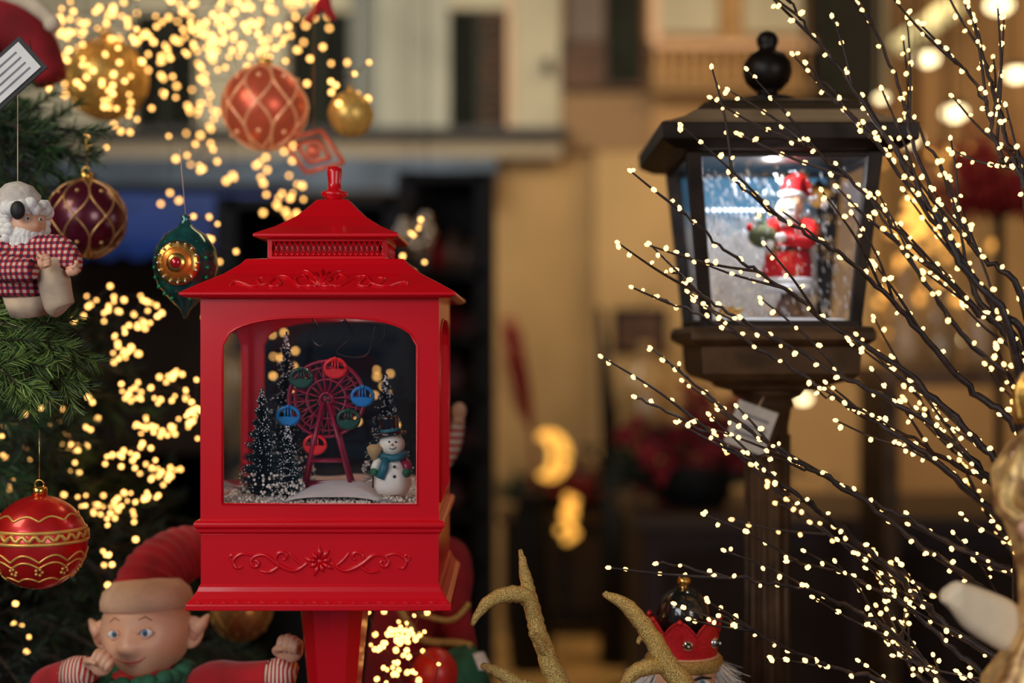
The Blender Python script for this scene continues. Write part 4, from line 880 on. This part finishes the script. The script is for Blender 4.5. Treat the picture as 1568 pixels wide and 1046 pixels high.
mb.tube(cat([W(722,1012,PY-.09),W(735,1034,PY-.1)],5),[.018,.016],FUR,12); mb.tube([W(690,1000,PY-.085),W(712,1060,PY-.1)],[.030,.034],GREEN,12); mb.ball(W(665,1034,PY-.12),(.028,.028,.032),M('red_shiny',(.6,.015,.012),.4,coat=.2),16,12)
mb.ball(W(620,790,PY),(.045,.045,.05),SKIN,20,14); mb.build('trim_and_mitten',PE)
# ================================================================ angel at right edge
AY=-.20; AX=W(1600,800,AY).x; AN=E('gold_angel_figurine',(AX,AY,.5)); q=SC(AY); mb=MB(); AG=M('rose_gold_robe',(.85,.42,.16),.4,.45,bump=.8,var=.6,ns=60)
def az(v): return CZ-(v-523)*q
prof=[(.075,.5),(.08,.53),(.06,.75),(.045,az(1040)),(34*q,az(960)),(36*q,az(880)),(52*q,az(810)),(70*q,az(760)),(74*q,az(720)),(50*q,az(680)),(26*q,az(655)),(16*q,az(640))]
rings=[]
for r_,z in prof: rings.append([(AX+r_*(1+.10*math.sin(9*j*2*math.pi/54))*math.cos(2*math.pi*j/54),AY+r_*(1+.10*math.sin(9*j*2*math.pi/54))*math.sin(2*math.pi*j/54),z) for j in range(54)])
mb.loft(rings,AG); hcz=az(600); mb.ball((AX,AY,hcz),(30*q,28*q,38*q),M('angel_skin',(.80,.45,.26),.4),24,16,fn=headfn([((0,-1,-.1),.2,.2)])); 
for k in range(60):
    a=R.uniform(0,6.28); mb.tube(cat([(AX+20*q*math.cos(a),AY+20*q*math.sin(a)+.004,hcz+32*q),(AX+38*q*math.cos(a),AY+34*q*math.sin(a)+.006,hcz),(AX+36*q*math.cos(a+.3),AY+30*q*math.sin(a+.3)+.008,hcz-48*q)],4),.0030,GOLD,5)
mb.tube(cat([(AX-40*q,AY-.01,az(700)),(AX-76*q,AY-.02,az(765)),(AX-60*q,AY-.04,az(790))],5),[.010,.009,.006],AG,10)
fist(mb,Vector((AX-58*q,AY-.044,az(798))),.014,Matrix.Rotation(2.4,3,'Y'),SKIN)
mb.build('body',AN); mb=MB(); WG=M('wing_cream',(.95,.76,.52),.6,var=.06,ns=30,bump=.2)
a0=Vector((AX,AY+.02,az(990))); b0=W(1446,910,AY-.02); ax=(a0-b0)
for k in range(5):
    dz=(k-2)*.0045; 
    mb.tube(cat([b0+Vector((abs(k-2)*.004,0,dz*.5)),b0+ax*.3+Vector((0,0,dz)),b0+ax*.65+Vector((0,0,dz*1.3)),a0+Vector((0,0,dz))],6),[.0065,.0095,.0100,.008],WG,12)
mb.build('wing',AN,remesh=.002,smooth=6)
# ================================================================ lights
def area(name,loc,tgt,size,power,col,sy=None):
    l=bpy.data.lights.new(name,'AREA'); l.energy=power; l.color=col; l.size=size
    if sy: l.shape='RECTANGLE'; l.size_y=sy
    o=bpy.data.objects.new(name,l); o.location=loc; o.rotation_euler=(Vector(tgt)-Vector(loc)).to_track_quat('-Z','Y').to_euler(); scene.collection.objects.link(o); return o
area('street_daylight',(-1.6,-2.6,2.1),(-.15,.1,1.2),1.4,33,(.95,.96,1))
area('street_daylight_right',(1.7,-2.4,1.7),(.3,.1,1.1),1.0,17,(1,.93,.85))
area('wall_fill',(-.9,3.7,3.3),(-.8,5.7,2.3),1.6,56,(1,.88,.66))  # unseen fill added to brighten the facade on the back wall
area('wall_fill_right',(1.5,3.7,3.3),(1.4,5.7,1.7),1.4,42,(1,.70,.36))  # second added fill, warms the right part of the back wall
area('mid_fill',(.8,1.7,3.2),(.8,2.6,.6),.8,9,(1,.65,.35))  # unseen warm fill added over the middle of the shop
area('awning_fill',(-1.2,1.9,3.0),(-1.2,3.2,1.6),.5,9,(.8,.85,1))  # added fill with no visible source, lifts the awning blue
area('tree_fill',(-1.3,-.6,2.2),(-.7,.2,1.1),.5,7,(1,.85,.6))  # unseen fill added to light the tree branches
def pt(name,loc,e,col,r=.01):
    l=bpy.data.lights.new(name,'POINT'); l.energy=e; l.color=col; l.shadow_soft_size=r; o=bpy.data.objects.new(name,l); o.location=loc; scene.collection.objects.link(o)
pt('red_lantern_led',(CX,LY-.01,1.333),.08,(1,.93,.85),.004); pt('black_lantern_led',(BX,BY-.03,1.500),.75,(.92,.95,1),.004)
w=bpy.data.worlds.new('dusk'); scene.world=w; w.use_nodes=True; bg=w.node_tree.nodes['Background']; bg.inputs[0].default_value=(.35,.45,.65,1); bg.inputs[1].default_value=.14
cd=bpy.data.cameras.new('camera'); cd.lens=50; cd.sensor_width=36; cd.dof.use_dof=True; cd.dof.focus_distance=1.365; cd.dof.aperture_fstop=2.0; cd.dof.aperture_blades=9; cd.clip_start=.05
co=bpy.data.objects.new('camera',cd); co.location=(0,CY,CZ); co.rotation_euler=(math.pi/2,0,0); scene.collection.objects.link(co); scene.camera=co
scene.view_settings.view_transform='Standard'; scene.view_settings.look='None'
